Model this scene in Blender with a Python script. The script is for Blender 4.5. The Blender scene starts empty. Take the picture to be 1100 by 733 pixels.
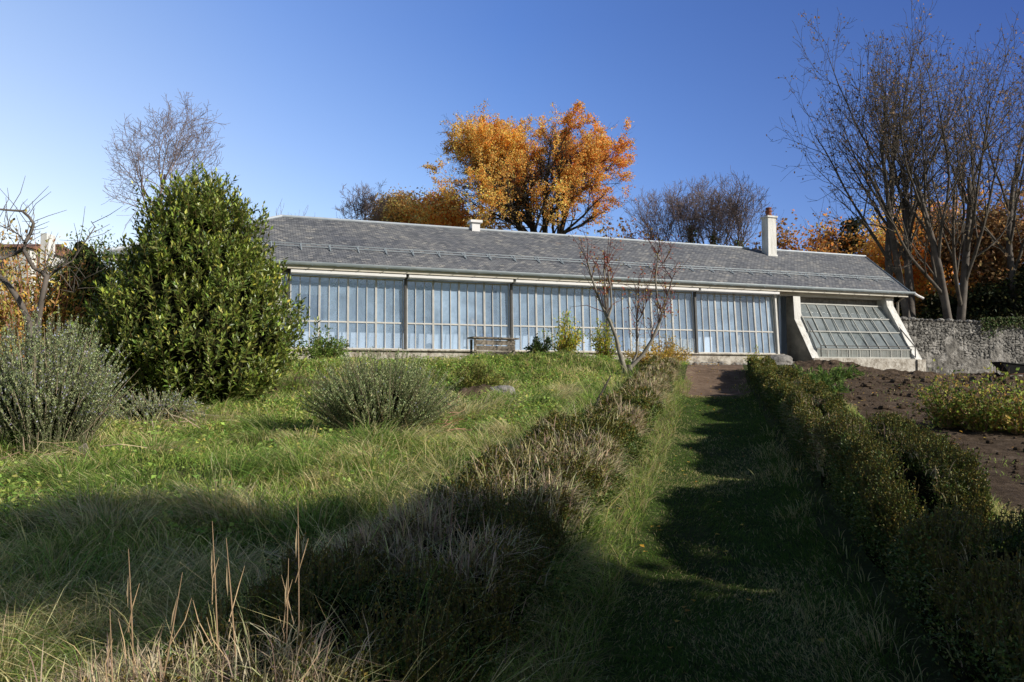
import bpy, math, random
import numpy as np
from mathutils import Vector
R = math.radians
rng = np.random.default_rng(7)
random.seed(7)
scene = bpy.context.scene
COL = scene.collection
PI = math.pi

# ------------------------------------------------------------------ camera
F, PIT, CAMZ = 787.857, 0.048, 1.75
cam = bpy.data.cameras.new('camera'); cam.lens = 36*F/1100; cam.sensor_width = 36
cam.clip_start = .05; cam.clip_end = 6000
co = bpy.data.objects.new('camera', cam); COL.objects.link(co)
co.location = (0, 0, CAMZ); co.rotation_euler = (PI/2+PIT, 0, 0)
scene.camera = co

def at(px, py, y):
    """a point of the place: bearing and height read off the photograph, y metres ahead"""
    u = (px-550)/F; v = (366.5-py)/F
    r = (u, math.cos(PIT)-v*math.sin(PIT), math.sin(PIT)+v*math.cos(PIT))
    s = y/r[1]
    return np.array([r[0]*s, y, r[2]*s+CAMZ])

# building frame: t along the front, d outward from the glass, z up
A, X0, Y0 = 0.339, -6.855, 22.377
EV = np.array([math.cos(A), math.sin(A), 0.]); NV = np.array([math.sin(A), -math.cos(A), 0.]); P0 = np.array([X0, Y0, 0.])
def B(t, d, z): return P0+EV*t+NV*d+np.array([0, 0, z])
def td(x, y):
    return (x-X0)*EV[0]+(y-Y0)*EV[1], (x-X0)*NV[0]+(y-Y0)*NV[1]

# ------------------------------------------------------------------ noise
_tab = np.random.default_rng(3).random(65536)
def _h(i, j): return _tab[((i*73856093) ^ (j*19349663)) & 65535]
def vn(x, y):
    x = np.asarray(x, float); y = np.asarray(y, float)
    i = np.floor(x).astype(np.int64); j = np.floor(y).astype(np.int64)
    a = x-i; b = y-j; a = a*a*(3-2*a); b = b*b*(3-2*b)
    return (_h(i, j)*(1-a)+_h(i+1, j)*a)*(1-b)+(_h(i, j+1)*(1-a)+_h(i+1, j+1)*a)*b
def fbm(x, y, o=4):
    s = 0; w = 1; t = 0
    x = np.asarray(x, float); y = np.asarray(y, float)
    for k in range(o):
        s = s+w*vn(x*2**k+17*k, y*2**k-9*k); t += w; w *= .5
    return s/t-.5
def sst(a, b, x):
    x = np.clip((x-a)/(b-a), 0, 1); return x*x*(3-2*x)

# ------------------------------------------------------------------ ground height
SL = .2775   # the path runs this way
HW = .85
def ground(x, y, fine=True):
    x = np.asarray(x, float); y = np.asarray(y, float)
    t, d = td(x, y); w = x-SL*y
    cap = 2.12-.42*sst(16.5, 19.5, t)*sst(-1.5,-.2,d+.0*t)-.42*sst(16.5,19.5,t)*(1-sst(-1.5,-.2,d))*sst(24,25.5,t)
    b = .083*np.clip(y, -20, 400)
    k = .25
    z = -k*np.log(np.exp(-np.clip(b, -5, 8)/k)+np.exp(-cap/k))
    z = np.where(d < 0, cap, z)
    bl = sst(7.0, 3.4, d)*(d > -60)
    z = z*(1-bl)+cap*bl
    left = sst(-1.5, -3.5, w)
    z = z+left*(.2*fbm(x*.35+3, y*.35)+.26*fbm(x*1.1+8, y*1.1, 3)*sst(25, 20, y)+.28*np.exp(-((x-1.2)/2.2)**2-((y-20.0)/1.9)**2))
    right = sst(2.2, 3.2, w)*(d > 1.5)*(t > -100)
    z = z+right*(.1*fbm(x*.9, y*.9+40)*sst(9, 16, y)+.1*fbm(x*3.1, y*3.1+9))
    if fine: z = z+.05*fbm(x*2.3, y*2.3)*(np.abs(w) > HW)+.03*fbm(x*1.5, y*1.5)
    z = z-.15*np.exp(-(w/.85)**4)*sst(23.5, 20, y)*(d > 1)
    return z
def G(x, y): return float(ground(x, y))

# ------------------------------------------------------------------ materials
def newmat(name):
    m = bpy.data.materials.new(name); m.use_nodes = True
    nt = m.node_tree
    return m, nt, nt.nodes['Principled BSDF'], nt.nodes['Material Output']
def nd(nt, typ, **kw):
    n = nt.nodes.new(typ)
    for k, v in kw.items():
        if k in n.inputs: n.inputs[k].default_value = v
        else: setattr(n, k, v)
    return n
def ramp(nt, fac, stops, interp='LINEAR'):
    r = nt.nodes.new('ShaderNodeValToRGB'); r.color_ramp.interpolation = interp
    e = r.color_ramp.elements
    while len(e) < len(stops): e.new(.5)
    for q, (p, c) in zip(e, stops):
        q.position = p; q.color = (*c, 1) if len(c) == 3 else c
    nt.links.new(fac, r.inputs[0]); return r.outputs[0]
def obj_coord(nt): return nt.nodes.new('ShaderNodeTexCoord').outputs['Object']
def noise(nt, vec, scale, detail=5, rough=.6):
    n = nd(nt, 'ShaderNodeTexNoise', Scale=scale, Detail=detail, Roughness=rough)
    nt.links.new(vec, n.inputs['Vector']); return n.outputs['Fac']
def bump(nt, h, p, dist, strength=1):
    b = nd(nt, 'ShaderNodeBump', Distance=dist, Strength=strength)
    nt.links.new(h, b.inputs['Height']); nt.links.new(b.outputs[0], p.inputs['Normal'])
def mixc(nt, fac, a, b, mode='MIX'):
    m = nt.nodes.new('ShaderNodeMix'); m.data_type = 'RGBA'; m.blend_type = mode
    for s, v in ((0, fac), (6, a), (7, b)):
        if isinstance(v, (int, float)): m.inputs[s].default_value = v
        elif isinstance(v, tuple): m.inputs[s].default_value = (*v, 1)
        else: nt.links.new(v, m.inputs[s])
    return m.outputs[2]

def mat_noise(name, c1, c2, scale=6, rough=.8, bmp=.01, c3=None, metal=0, detail=6, spec=.3):
    m, nt, p, o = newmat(name); v = obj_coord(nt)
    f = noise(nt, v, scale, detail, .65)
    st = [(.3, c1), (.7, c2)] if c3 is None else [(.25, c1), (.5, c2), (.75, c3)]
    nt.links.new(ramp(nt, f, st), p.inputs['Base Color'])
    p.inputs['Roughness'].default_value = rough; p.inputs['Metallic'].default_value = metal
    p.inputs['Specular IOR Level'].default_value = spec
    if bmp: bump(nt, noise(nt, v, scale*4, 4), p, bmp)
    return m
def foliage(name, rough=.5, tr=.35, spec=.3, tint=(1, 1, 1)):
    m, nt, p, o = newmat(name)
    a = nd(nt, 'ShaderNodeAttribute', attribute_name='Col')
    c = mixc(nt, 1.0, a.outputs['Color'], tint, 'MULTIPLY')
    nt.links.new(c, p.inputs['Base Color']); p.inputs['Roughness'].default_value = rough
    p.inputs['Specular IOR Level'].default_value = spec
    if tr > 0:
        t = nt.nodes.new('ShaderNodeBsdfTranslucent'); nt.links.new(c, t.inputs[0])
        x = nt.nodes.new('ShaderNodeMixShader'); x.inputs[0].default_value = tr
        nt.links.new(p.outputs[0], x.inputs[1]); nt.links.new(t.outputs[0], x.inputs[2]); nt.links.new(x.outputs[0], o.inputs[0])
    return m
M = {}
M['leaf'] = foliage('leaf', .55, .42, .25, (1.55, 1.5, 1.35))
M['hedge'] = foliage('hedge_leaf', .5, .22, .3, (1.3, 1.3, 1.1))
M['autumn'] = foliage('autumn_leaf', .6, .5, .12, (1.3, 1.35, 1.3))
M['laurel'] = foliage('laurel_leaf', .36, .25, .5, (1.8, 1.65, 1.35))
M['grass'] = foliage('grass_blade', .6, .5, .15, (2.2, 2.1, 1.85))
M['straw'] = foliage('dry_stem', .8, .25, .1, (1.6, 1.55, 1.4))
M['bark'] = mat_noise('bark', (.05, .042, .035), (.17, .145, .115), 3, .9, .02)
M['bark_pale'] = mat_noise('bark_pale', (.16, .14, .11), (.34, .31, .26), 4, .9, .01)
M['bark_far'] = mat_noise('bark_far', (.19, .15, .15), (.36, .29, .28), 2, .9, 0)
M['bark_grey'] = mat_noise('bark_grey', (.06, .052, .044), (.2, .17, .145), 1.5, .9, .01)
M['bark_dark'] = mat_noise('bark_dark', (.03, .026, .022), (.08, .066, .052), 5, .9, .01)
M['white'] = mat_noise('white_render', (.72, .71, .68), (.82, .81, .78), 1.2, .85, .004, (.62, .6, .55))
def mat_stain():
    m, nt, p, o = newmat('stained_white_render'); v = obj_coord(nt)
    mp = nt.nodes.new('ShaderNodeMapping'); mp.inputs['Scale'].default_value = (3, 3, .5); nt.links.new(v, mp.inputs[0])
    c = ramp(nt, noise(nt, mp.outputs[0], 1.5, 8, .75), [(.36, (.42, .4, .35)), (.5, (.72, .71, .67)), (.65, (.84, .83, .8))])
    nt.links.new(c, p.inputs['Base Color']); p.inputs['Roughness'].default_value = .9; bump(nt, noise(nt, v, 12), p, .012); return m
M['white'] = mat_stain()
M['cream'] = mat_noise('cream_paint', (.55, .5, .42), (.66, .62, .53), 2, .6, .002)
M['frame'] = mat_noise('beige_frame', (.55, .53, .49), (.72, .7, .66), 5, .6, .002)
M['frame_grey'] = mat_noise('grey_steel', (.4, .4, .37), (.56, .56, .52), 4, .5, .002)
M['dark'] = mat_noise('dark_steel', (.06, .058, .055), (.1, .095, .09), 4, .5, .001)
M['zinc'] = mat_noise('zinc', (.34, .4, .43), (.46, .51, .54), 3, .45, .001, metal=.35)
M['zinc_light'] = mat_noise('zinc_light', (.4, .45, .5), (.54, .58, .62), 3, .5, .001, metal=.1)
M['awning'] = mat_noise('awning_white', (.74, .73, .72), (.84, .83, .82), 2, .5, .001)
M['inner'] = mat_noise('interior_white', (.66, .77, .93), (.72, .82, .96), .7, .9, .001)
M['floor'] = mat_noise('interior_floor', (.55, .56, .58), (.65, .66, .68), 2, .8, .001)
M['blue'] = mat_noise('blue_paint', (.05, .1, .24), (.08, .14, .32), 2, .6, .001)
M['terracotta'] = mat_noise('terracotta', (.2, .075, .05), (.32, .14, .09), 6, .85, .004)
M['wood'] = mat_noise('weathered_wood', (.16, .13, .1), (.36, .31, .25), 9, .9, .006)
M['stone'] = mat_noise('garden_stone', (.14, .13, .12), (.36, .34, .31), 7, .9, .02)
M['skin'] = mat_noise('skin', (.45, .28, .2), (.5, .32, .24), 3, .6, 0)
M['cloth'] = mat_noise('grey_clothing', (.22, .25, .32), (.3, .33, .4), 5, .9, 0)
M['hair'] = mat_noise('hair', (.2, .17, .15), (.3, .27, .24), 9, .7, 0)
M['rust'] = mat_noise('rusty_steel', (.09, .05, .035), (.2, .1, .06), 14, .8, .002)
M['rubber'] = mat_noise('rubber', (.015, .015, .015), (.03, .03, .03), 8, .8, 0)
M['redroof'] = mat_noise('brown_tiles', (.16, .08, .05), (.28, .15, .1), 3, .85, .01)
def mat_core():  # near-black filler for solid cores added inside bushes to block light
    m, nt, p, o = newmat('dark_shade_filler'); v = obj_coord(nt)
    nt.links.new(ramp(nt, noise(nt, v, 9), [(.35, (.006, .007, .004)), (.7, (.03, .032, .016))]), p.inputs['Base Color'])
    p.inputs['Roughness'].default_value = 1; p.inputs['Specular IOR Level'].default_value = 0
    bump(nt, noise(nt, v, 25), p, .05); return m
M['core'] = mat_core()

def mat_plinth():
    m, nt, p, o = newmat('stained_concrete'); v = obj_coord(nt)
    c = ramp(nt, noise(nt, v, 1.6, 8, .7), [(.3, (.3, .26, .2)), (.48, (.55, .51, .44)), (.7, (.7, .67, .6))])
    s = ramp(nt, noise(nt, v, 5, 8, .8), [(.42, (.25, .2, .15)), (.55, (1, 1, 1))])
    nt.links.new(mixc(nt, .7, c, s, 'MULTIPLY'), p.inputs['Base Color'])
    p.inputs['Roughness'].default_value = .9; bump(nt, noise(nt, v, 14), p, .02); return m
M['concrete'] = mat_plinth()
M['flank'] = mat_noise('shaded_stained_flank', (.09, .08, .065), (.3, .28, .24), 1.8, .9, .01)  # shade of the left flank painted in, along with brownish staining

def mat_slate():
    m, nt, p, o = newmat('slate'); uv = nt.nodes.new('ShaderNodeUVMap').outputs[0]
    n0 = nd(nt, 'ShaderNodeTexNoise', Scale=3., Detail=2.); nt.links.new(uv, n0.inputs['Vector'])
    jit = mixc(nt, .02, uv, n0.outputs['Color'], 'ADD')
    b = nd(nt, 'ShaderNodeTexBrick', Scale=1., offset=.5); nt.links.new(jit, b.inputs['Vector'])
    b.inputs['Brick Width'].default_value = .17; b.inputs['Row Height'].default_value = .11
    b.inputs['Mortar Size'].default_value = .011; b.inputs['Mortar Smooth'].default_value = .3
    b.inputs['Color1'].default_value = (.08, .08, .08, 1); b.inputs['Color2'].default_value = (1, 1, 1, 1); b.inputs['Mortar'].default_value = (0, 0, 0, 1)
    b.inputs['Bias'].default_value = -.1
    c = ramp(nt, b.outputs['Color'], [(.0, (.05, .053, .06)), (.1, (.135, .142, .155)), (.45, (.19, .197, .21)), (.75, (.235, .238, .245)), (.93, (.38, .365, .335))])
    big = ramp(nt, noise(nt, uv, .5, 6, .7), [(.35, (.72, .74, .8)), (.65, (1.12, 1.1, 1.06))])
    c = mixc(nt, 1., c, big, 'MULTIPLY')
    li = ramp(nt, noise(nt, uv, 1.1, 8, .75), [(.63, (0, 0, 0)), (.72, (.6, .6, .6))])
    c = mixc(nt, li, c, (.27, .16, .1))
    nt.links.new(c, p.inputs['Base Color']); p.inputs['Roughness'].default_value = .62
    # slates overlap: a saw-tooth down the slope gives every course its butt edge
    sep = nt.nodes.new('ShaderNodeSeparateXYZ'); nt.links.new(jit, sep.inputs[0])
    d = nd(nt, 'ShaderNodeMath', operation='DIVIDE'); d.inputs[1].default_value = .11; nt.links.new(sep.outputs[1], d.inputs[0])
    fr = nd(nt, 'ShaderNodeMath', operation='FRACT'); nt.links.new(d.outputs[0], fr.inputs[0])
    ad = nd(nt, 'ShaderNodeMath', operation='MULTIPLY_ADD'); ad.inputs[1].default_value = .5
    nt.links.new(b.outputs['Color'], ad.inputs[0]); nt.links.new(fr.outputs[0], ad.inputs[2])
    bump(nt, ad.outputs[0], p, .02, .9)
    return m
M['slate'] = mat_slate()

def mat_wall():
    m, nt, p, o = newmat('rubble_wall'); v = obj_coord(nt)
    a = nd(nt, 'ShaderNodeAttribute', attribute_name='Col')
    n1 = noise(nt, v, 9, 8, .75)
    c = mixc(nt, .85, a.outputs['Color'], ramp(nt, n1, [(.3, (.35, .34, .32)), (.55, (.9, .88, .84)), (.75, (1.25, 1.2, 1.1))]), 'MULTIPLY')
    nt.links.new(c, p.inputs['Base Color']); p.inputs['Roughness'].default_value = .95
    bump(nt, noise(nt, v, 16, 8, .75), p, .05); return m
M['wall'] = mat_wall()

def mat_soil(name, c1, c2, c3, sc, bd):
    m, nt, p, o = newmat(name); v = obj_coord(nt)
    c = ramp(nt, noise(nt, v, sc, 10, .75), [(.3, c1), (.5, c2), (.72, c3)])
    c = mixc(nt, .6, c, ramp(nt, noise(nt, v, .5, 4), [(.35, (.7, .7, .7)), (.65, (1.2, 1.2, 1.2))]), 'MULTIPLY')
    nt.links.new(c, p.inputs['Base Color']); p.inputs['Roughness'].default_value = .98; p.inputs['Specular IOR Level'].default_value = .1
    bump(nt, noise(nt, v, sc*2.2, 10, .8), p, bd); return m
M['soil'] = mat_soil('dug_soil', (.055, .038, .024), (.13, .092, .062), (.25, .19, .14), 5, .09)
M['earth'] = mat_soil('trodden_earth', (.1, .065, .045), (.2, .14, .1), (.3, .22, .16), 3, .03)
M['path'] = mat_soil('mossy_path', (.035, .04, .015), (.06, .085, .026), (.14, .12, .07), 6, .05)
M['turf'] = mat_soil('turf', (.03, .04, .014), (.07, .085, .03), (.15, .14, .06), 3, .05)

def mat_glass(name, haze, hazecol, tint=(.93, .96, 1), rough=.03, dirt=True):
    m = bpy.data.materials.new(name); m.use_nodes = True; nt = m.node_tree; nt.nodes.clear()
    o = nt.nodes.new('ShaderNodeOutputMaterial')
    T = nt.nodes.new('ShaderNodeBsdfTransparent'); T.inputs[0].default_value = (*tint, 1)
    Gl = nt.nodes.new('ShaderNodeBsdfGlossy'); Gl.inputs['Roughness'].default_value = rough
    D = nt.nodes.new('ShaderNodeBsdfDiffuse'); D.inputs[0].default_value = (*hazecol, 1)
    fr = nd(nt, 'ShaderNodeLayerWeight', Blend=.5)
    fp = nd(nt, 'ShaderNodeMath', operation='POWER'); fp.inputs[1].default_value = 4.; nt.links.new(fr.outputs['Facing'], fp.inputs[0])
    fm = nd(nt, 'ShaderNodeMath', operation='MULTIPLY_ADD'); fm.inputs[1].default_value = .85; fm.inputs[2].default_value = .075; nt.links.new(fp.outputs[0], fm.inputs[0])
    x1 = nt.nodes.new('ShaderNodeMixShader'); x2 = nt.nodes.new('ShaderNodeMixShader')
    nt.links.new(T.outputs[0], x1.inputs[1]); nt.links.new(D.outputs[0], x1.inputs[2])
    v = obj_coord(nt)
    r = ramp(nt, noise(nt, v, 1.3, 6, .7), [(.3, (haze*.6,)*3), (.7, (haze*1.5,)*3)])
    oi = nt.nodes.new('ShaderNodeObjectInfo'); rv = ramp(nt, oi.outputs['Random'], [(0, (.6,)*3), (1, (1.5,)*3)]); r = mixc(nt, 1., r, rv, 'MULTIPLY')
    nt.links.new(r, x1.inputs[0])
    nt.links.new(fm.outputs[0], x2.inputs[0]); nt.links.new(x1.outputs[0], x2.inputs[1]); nt.links.new(Gl.outputs[0], x2.inputs[2])
    nt.links.new(x2.outputs[0], o.inputs[0]); return m
M['glass'] = mat_glass('reflection_haze_pane', .3, (.56, .76, 1.0), (.94, .97, 1))  # pale blue haze paints in the sky's reflection over a dirty film
M['glass_lean'] = mat_glass('dirty_reflection_greenhouse_pane', .34, (.4, .45, .46), (.62, .68, .68))  # grey haze paints in reflected light over dirty glass
M['glass_green'] = mat_glass('greenish_door_pane', .5, (.3, .34, .3), (.8, .85, .8))

# ------------------------------------------------------------------ mesh helpers
def tag(o, label=None, cat=None, group=None, kind=None):
    if label: o['label'] = label
    if cat: o['category'] = cat
    if group: o['group'] = group
    if kind: o['kind'] = kind
    return o
def empty(name, loc):
    o = bpy.data.objects.new(name, None); COL.objects.link(o); o.location = Vector(loc); o.empty_display_size = .3; return o
class NB:
    """collects numpy vertex/face blocks into ONE mesh"""
    def __init__(s): s.V = []; s.F = []; s.C = []; s.MI = []; s.UV = []; s.n = 0
    def add(s, V, F, col=(.5, .5, .5), mi=0):
        V = np.asarray(V, float).reshape(-1, 3); F = np.asarray(F, np.int64)
        c = np.asarray(col, float)
        if c.ndim == 1: c = np.broadcast_to(c, (len(V), 3))
        s.V.append(V); s.C.append(c); s.F.append(F+s.n); s.MI.append(np.full(len(F), mi)); s.n += len(V)
    def box(s, corners, mi=0):   # 8 corners: bottom 4 then top 4, both counter-clockwise
        s.add(corners, [[0, 3, 2, 1], [4, 5, 6, 7], [0, 1, 5, 4], [1, 2, 6, 5], [2, 3, 7, 6], [3, 0, 4, 7]], mi=mi)
    def bbox(s, t0, t1, d0, d1, z0, z1, mi=0):   # box in the building frame
        s.box([B(t0, d1, z0), B(t1, d1, z0), B(t1, d0, z0), B(t0, d0, z0), B(t0, d1, z1), B(t1, d1, z1), B(t1, d0, z1), B(t0, d0, z1)], mi)
    def wbox(s, x0, x1, y0, y1, z0, z1, mi=0):
        s.box([(x0, y0, z0), (x1, y0, z0), (x1, y1, z0), (x0, y1, z0), (x0, y0, z1), (x1, y0, z1), (x1, y1, z1), (x0, y1, z1)], mi)
    def bar(s, a, b, w, h, up=(0, 0, 1), mi=0):   # rectangular bar from a to b
        a = Vector(a); b = Vector(b); d = (b-a).normalized(); u = Vector(up)
        sd = d.cross(u).normalized()*w/2; u = sd.cross(d).normalized()*h/2
        s.box([a-sd-u, b-sd-u, b+sd-u, a+sd-u, a-sd+u, b-sd+u, b+sd+u, a+sd+u][0:8] if False else [a-sd-u, a+sd-u, b+sd-u, b-sd-u, a-sd+u, a+sd+u, b+sd+u, b-sd+u], mi)
    def tubes(s, p0, p1, r0, r1, sides=4, col=(.5, .5, .5), mi=0):
        p0 = np.asarray(p0, float).reshape(-1, 3); p1 = np.asarray(p1, float).reshape(-1, 3)
        r0 = np.broadcast_to(np.asarray(r0, float), len(p0)); r1 = np.broadcast_to(np.asarray(r1, float), len(p0))
        d = p1-p0; d = d/np.maximum(np.linalg.norm(d, axis=1, keepdims=True), 1e-9)
        ref = np.where(np.abs(d[:, 1:2]) > .95, np.array([[1., 0, 0]]), np.array([[0, 1., 0]]))
        a = np.cross(d, ref); a /= np.linalg.norm(a, axis=1, keepdims=True); b = np.cross(d, a)
        n = len(p0); V = np.zeros((n, 2, sides, 3))
        for k in range(sides):
            th = 2*PI*k/sides; o = a*math.cos(th)+b*math.sin(th)
            V[:, 0, k] = p0+o*r0[:, None]; V[:, 1, k] = p1+o*r1[:, None]
        i = np.arange(n)[:, None]*2*sides; k = np.arange(sides)[None]; k2 = (k+1) % sides
        Fc = np.stack([i+k, i+k2, i+sides+k2, i+sides+k], -1).reshape(-1, 4)
        c = np.asarray(col, float)
        if c.ndim == 2: c = np.repeat(c, 2*sides, axis=0)
        s.add(V.reshape(-1, 3), Fc, c, mi)
    def poly(s, pts, rad, sides=8, col=(.5, .5, .5), mi=0, cap=True):
        """a smooth tube through pts with shared rings"""
        pts = [Vector(p) for p in pts]; n = len(pts)
        rad = [rad]*n if isinstance(rad, (int, float)) else rad
        V = []; a = None
        for i, p in enumerate(pts):
            d = (pts[min(i+1, n-1)]-pts[max(i-1, 0)]).normalized()
            if a is None: a = d.cross(Vector((0, 1, 0)) if abs(d.y) < .9 else Vector((1, 0, 0))).normalized()
            else: a = (a-d*a.dot(d)).normalized()
            b = d.cross(a)
            for k in range(sides):
                th = 2*PI*k/sides; V.append(p+(a*math.cos(th)+b*math.sin(th))*rad[i])
        Fc = [[i*sides+k, i*sides+(k+1) % sides, (i+1)*sides+(k+1) % sides, (i+1)*sides+k] for i in range(n-1) for k in range(sides)]
        s.add([tuple(v) for v in V], Fc, col, mi)
        if cap:
            for e_ in (0, n-1):
                c0 = tuple(pts[e_]); ring = [tuple(V[e_*sides+k]) for k in range(sides)]
                s.add([c0]+ring, [[0, k+1, (k+1) % sides+1] for k in range(sides)], col, mi)
    def leaves(s, C, D, N, L, W, col, mi=0, fold=.18):
        C = np.asarray(C); n = len(C)
        D = D/np.maximum(np.linalg.norm(D, axis=1, keepdims=True), 1e-9)
        S = np.cross(D, N); S /= np.maximum(np.linalg.norm(S, axis=1, keepdims=True), 1e-9); U = np.cross(S, D)
        L = np.broadcast_to(L, n)[:, None]; W = np.broadcast_to(W, n)[:, None]
        V = np.stack([C, C+D*L*.45+S*W*.5+U*W*fold, C+D*L, C+D*L*.45-S*W*.5+U*W*fold], 1).reshape(-1, 3)
        i = np.arange(n)*4
        s.add(V, np.concatenate([np.stack([i, i+1, i+2], 1), np.stack([i, i+2, i+3], 1)]), np.repeat(col, 4, axis=0), mi)
    def blades(s, P, H, Ld, lean, W, col, tipcol=None, mi=0):
        """grass blades: P base, H length, Ld unit lean direction (n,2), lean how far the tip bends over"""
        n = len(P); H = np.broadcast_to(H, n); W = np.broadcast_to(W, n); lean = np.broadcast_to(lean, n)
        ang = rng.random(n)*2*PI; sd = np.stack([np.cos(ang), np.sin(ang), np.zeros(n)], 1)
        L3 = np.concatenate([Ld, np.zeros((n, 1))], 1); V = np.zeros((n, 7, 3)); up = np.array([0, 0, 1.])
        for k, (f, wf) in enumerate(((0, 1.), (.4, .85), (.75, .55))):
            c = P+L3*(H*lean*f**1.8)[:, None]+up*(H*(f-.5*lean*f**2.2))[:, None]
            V[:, 2*k] = c-sd*(W*wf/2)[:, None]; V[:, 2*k+1] = c+sd*(W*wf/2)[:, None]
        V[:, 6] = P+L3*(H*lean)[:, None]+up*(H*(1-.55*lean))[:, None]
        i = np.arange(n)*7
        cc = np.repeat(col[:, None], 7, axis=1)
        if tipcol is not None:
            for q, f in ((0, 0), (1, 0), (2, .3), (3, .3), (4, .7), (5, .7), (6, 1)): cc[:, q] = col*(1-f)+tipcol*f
        base = s.n
        s.add(V.reshape(-1, 3), np.concatenate([np.stack([i, i+1, i+3, i+2], 1), np.stack([i+2, i+3, i+5, i+4], 1)]), cc.reshape(-1, 3), mi)
        F3 = np.stack([i+4, i+5, i+6], 1)+base
        s.F.append(F3); s.MI.append(np.full(n, mi))
    def build(s, name, mats, parent=None, smooth=False):
        V = np.concatenate(s.V); C = np.concatenate(s.C)
        loops = np.concatenate([f.ravel() for f in s.F]); tot = np.concatenate([np.full(len(f), f.shape[1]) for f in s.F])
        st = np.concatenate([[0], np.cumsum(tot)[:-1]])
        me = bpy.data.meshes.new(name)
        me.vertices.add(len(V)); me.vertices.foreach_set('co', V.astype(np.float32).ravel())
        me.loops.add(len(loops)); me.loops.foreach_set('vertex_index', loops.astype(np.int32))
        me.polygons.add(len(tot)); me.polygons.foreach_set('loop_start', st.astype(np.int32)); me.polygons.foreach_set('loop_total', tot.astype(np.int32))
        me.polygons.foreach_set('material_index', np.concatenate(s.MI).astype(np.int32))
        me.polygons.foreach_set('use_smooth', np.full(len(tot), smooth))
        me.update(calc_edges=True)
        at_ = me.color_attributes.new('Col', 'FLOAT_COLOR', 'POINT')
        at_.data.foreach_set('color', np.concatenate([C, np.ones((len(C), 1))], 1).astype(np.float32).ravel())
        for m in (mats if isinstance(mats, (list, tuple)) else [mats]): me.materials.append(m)
        o = bpy.data.objects.new(name, me); COL.objects.link(o)
        if parent is not None:
            o.parent = parent
            q = parent; off = Vector((0, 0, 0))
            while q is not None: off += q.location; q = q.parent
            me.transform(__import__('mathutils').Matrix.Translation(-off))
        return o
def centre(o):
    """move a top-level mesh's origin to the foot of its own bounding box"""
    me = o.data; n = len(me.vertices); a = np.zeros(n*3, np.float32); me.vertices.foreach_get('co', a); a = a.reshape(-1, 3)
    c = Vector(((a[:, 0].min()+a[:, 0].max())/2, (a[:, 1].min()+a[:, 1].max())/2, a[:, 2].min()))
    me.transform(__import__('mathutils').Matrix.Translation(-c)); o.location = c
    return o
def unit(n):
    v = rng.normal(size=(n, 3)); return v/np.linalg.norm(v, axis=1, keepdims=True)
def pal(n, cols, jit=.15, wt=None):
    c = np.array(cols)[rng.choice(len(cols), n, p=wt)]
    return np.clip(c*(1+rng.normal(0, jit, (n, 1)))*(1+rng.normal(0, jit*.35, (n, 3))), .003, 1)
def blob(nb, c, r, nu=18, nv=12, amp=.15, fr=2., mi=0, col=(.05, .05, .05)):
    """a lumpy closed body"""
    u = np.linspace(0, 2*PI, nu, endpoint=False); v = np.linspace(0, PI, nv)
    U, Vv = np.meshgrid(u, v); X = np.sin(Vv)*np.cos(U); Y = np.sin(Vv)*np.sin(U); Z = np.cos(Vv)
    k = 1+amp*2*fbm(X*fr+c[0]*3+Z*fr, Y*fr+c[1]*3-Z*fr*.7, 3)
    k[0] = k[0].mean(); k[-1] = k[-1].mean()
    P = np.stack([X*k*r[0]+c[0], Y*k*r[1]+c[1], Z*k*r[2]+c[2]], -1).reshape(-1, 3)
    Fc = [[j*nu+i, (j+1)*nu+i, (j+1)*nu+(i+1) % nu, j*nu+(i+1) % nu] for j in range(nv-1) for i in range(nu)]
    nb.add(P, Fc, col, mi)

# ================================================================== SETTING: ground, path, bed
def axis(lo, hi, step, lo2, hi2):
    a = list(np.arange(lo, hi+1e-6, step)); s = step; x = hi
    while x < hi2: s *= 1.25; x += s; a.append(x)
    s = step; x = lo
    while x > lo2: s *= 1.25; x -= s; a.insert(0, x)
    return np.array(a)
ws = axis(-12.05, 14.95, .15, -900, 900); ys = axis(1.5, 29.1, .15, -200, 1500)
k0 = np.abs(ws+HW).argmin(); ws[k0] = -HW; k0 = np.abs(ws-HW).argmin(); ws[k0] = HW; k0 = np.abs(ws-2.35).argmin(); ws[k0] = 2.35
WW, YY = np.meshgrid(ws, ys); XX = WW+SL*np.clip(YY, -60, 60); ZZ = ground(XX, YY)
nw, ny = len(ws), len(ys)
ii, jj = np.meshgrid(np.arange(nw-1), np.arange(ny-1)); q0 = (jj*nw+ii)
quads = np.stack([q0, q0+1, q0+nw+1, q0+nw], -1).reshape(-1, 4)
cw = (ws[ii]+ws[ii+1]).ravel()/2; cy = (ys[jj]+ys[jj+1]).ravel()/2; cx = cw+SL*np.clip(cy, -60, 60)
tt, dd = td(cx, cy)
isp = (np.abs(cw) < HW) & (cy < 16.8) & (cy > -10)
ise = (np.abs(cw) < HW+.001) & (cy >= 16.8) & (dd > .3) & ~isp
isb = (cw > 2.35) & (cy > 3) & (cx < 30) & (cy < 37) & ((dd > .2) | (tt > 25)) & ~ise
PV = np.stack([XX, YY, ZZ], -1).reshape(-1, 3)
def sub(mask, name, mat):
    f = quads[mask]; used, inv = np.unique(f.ravel(), return_inverse=True)
    nb = NB(); nb.add(PV[used], inv.reshape(-1, 4)); o = nb.build(name, mat, smooth=True); tag(o, kind='structure'); return o
sub(~(isp | ise | isb), 'ground', M['turf'])
sub(isp, 'path', M['path'])
sub(ise, 'path_end', M['earth'])
sub(isb, 'soil_bed', M['soil'])

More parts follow.
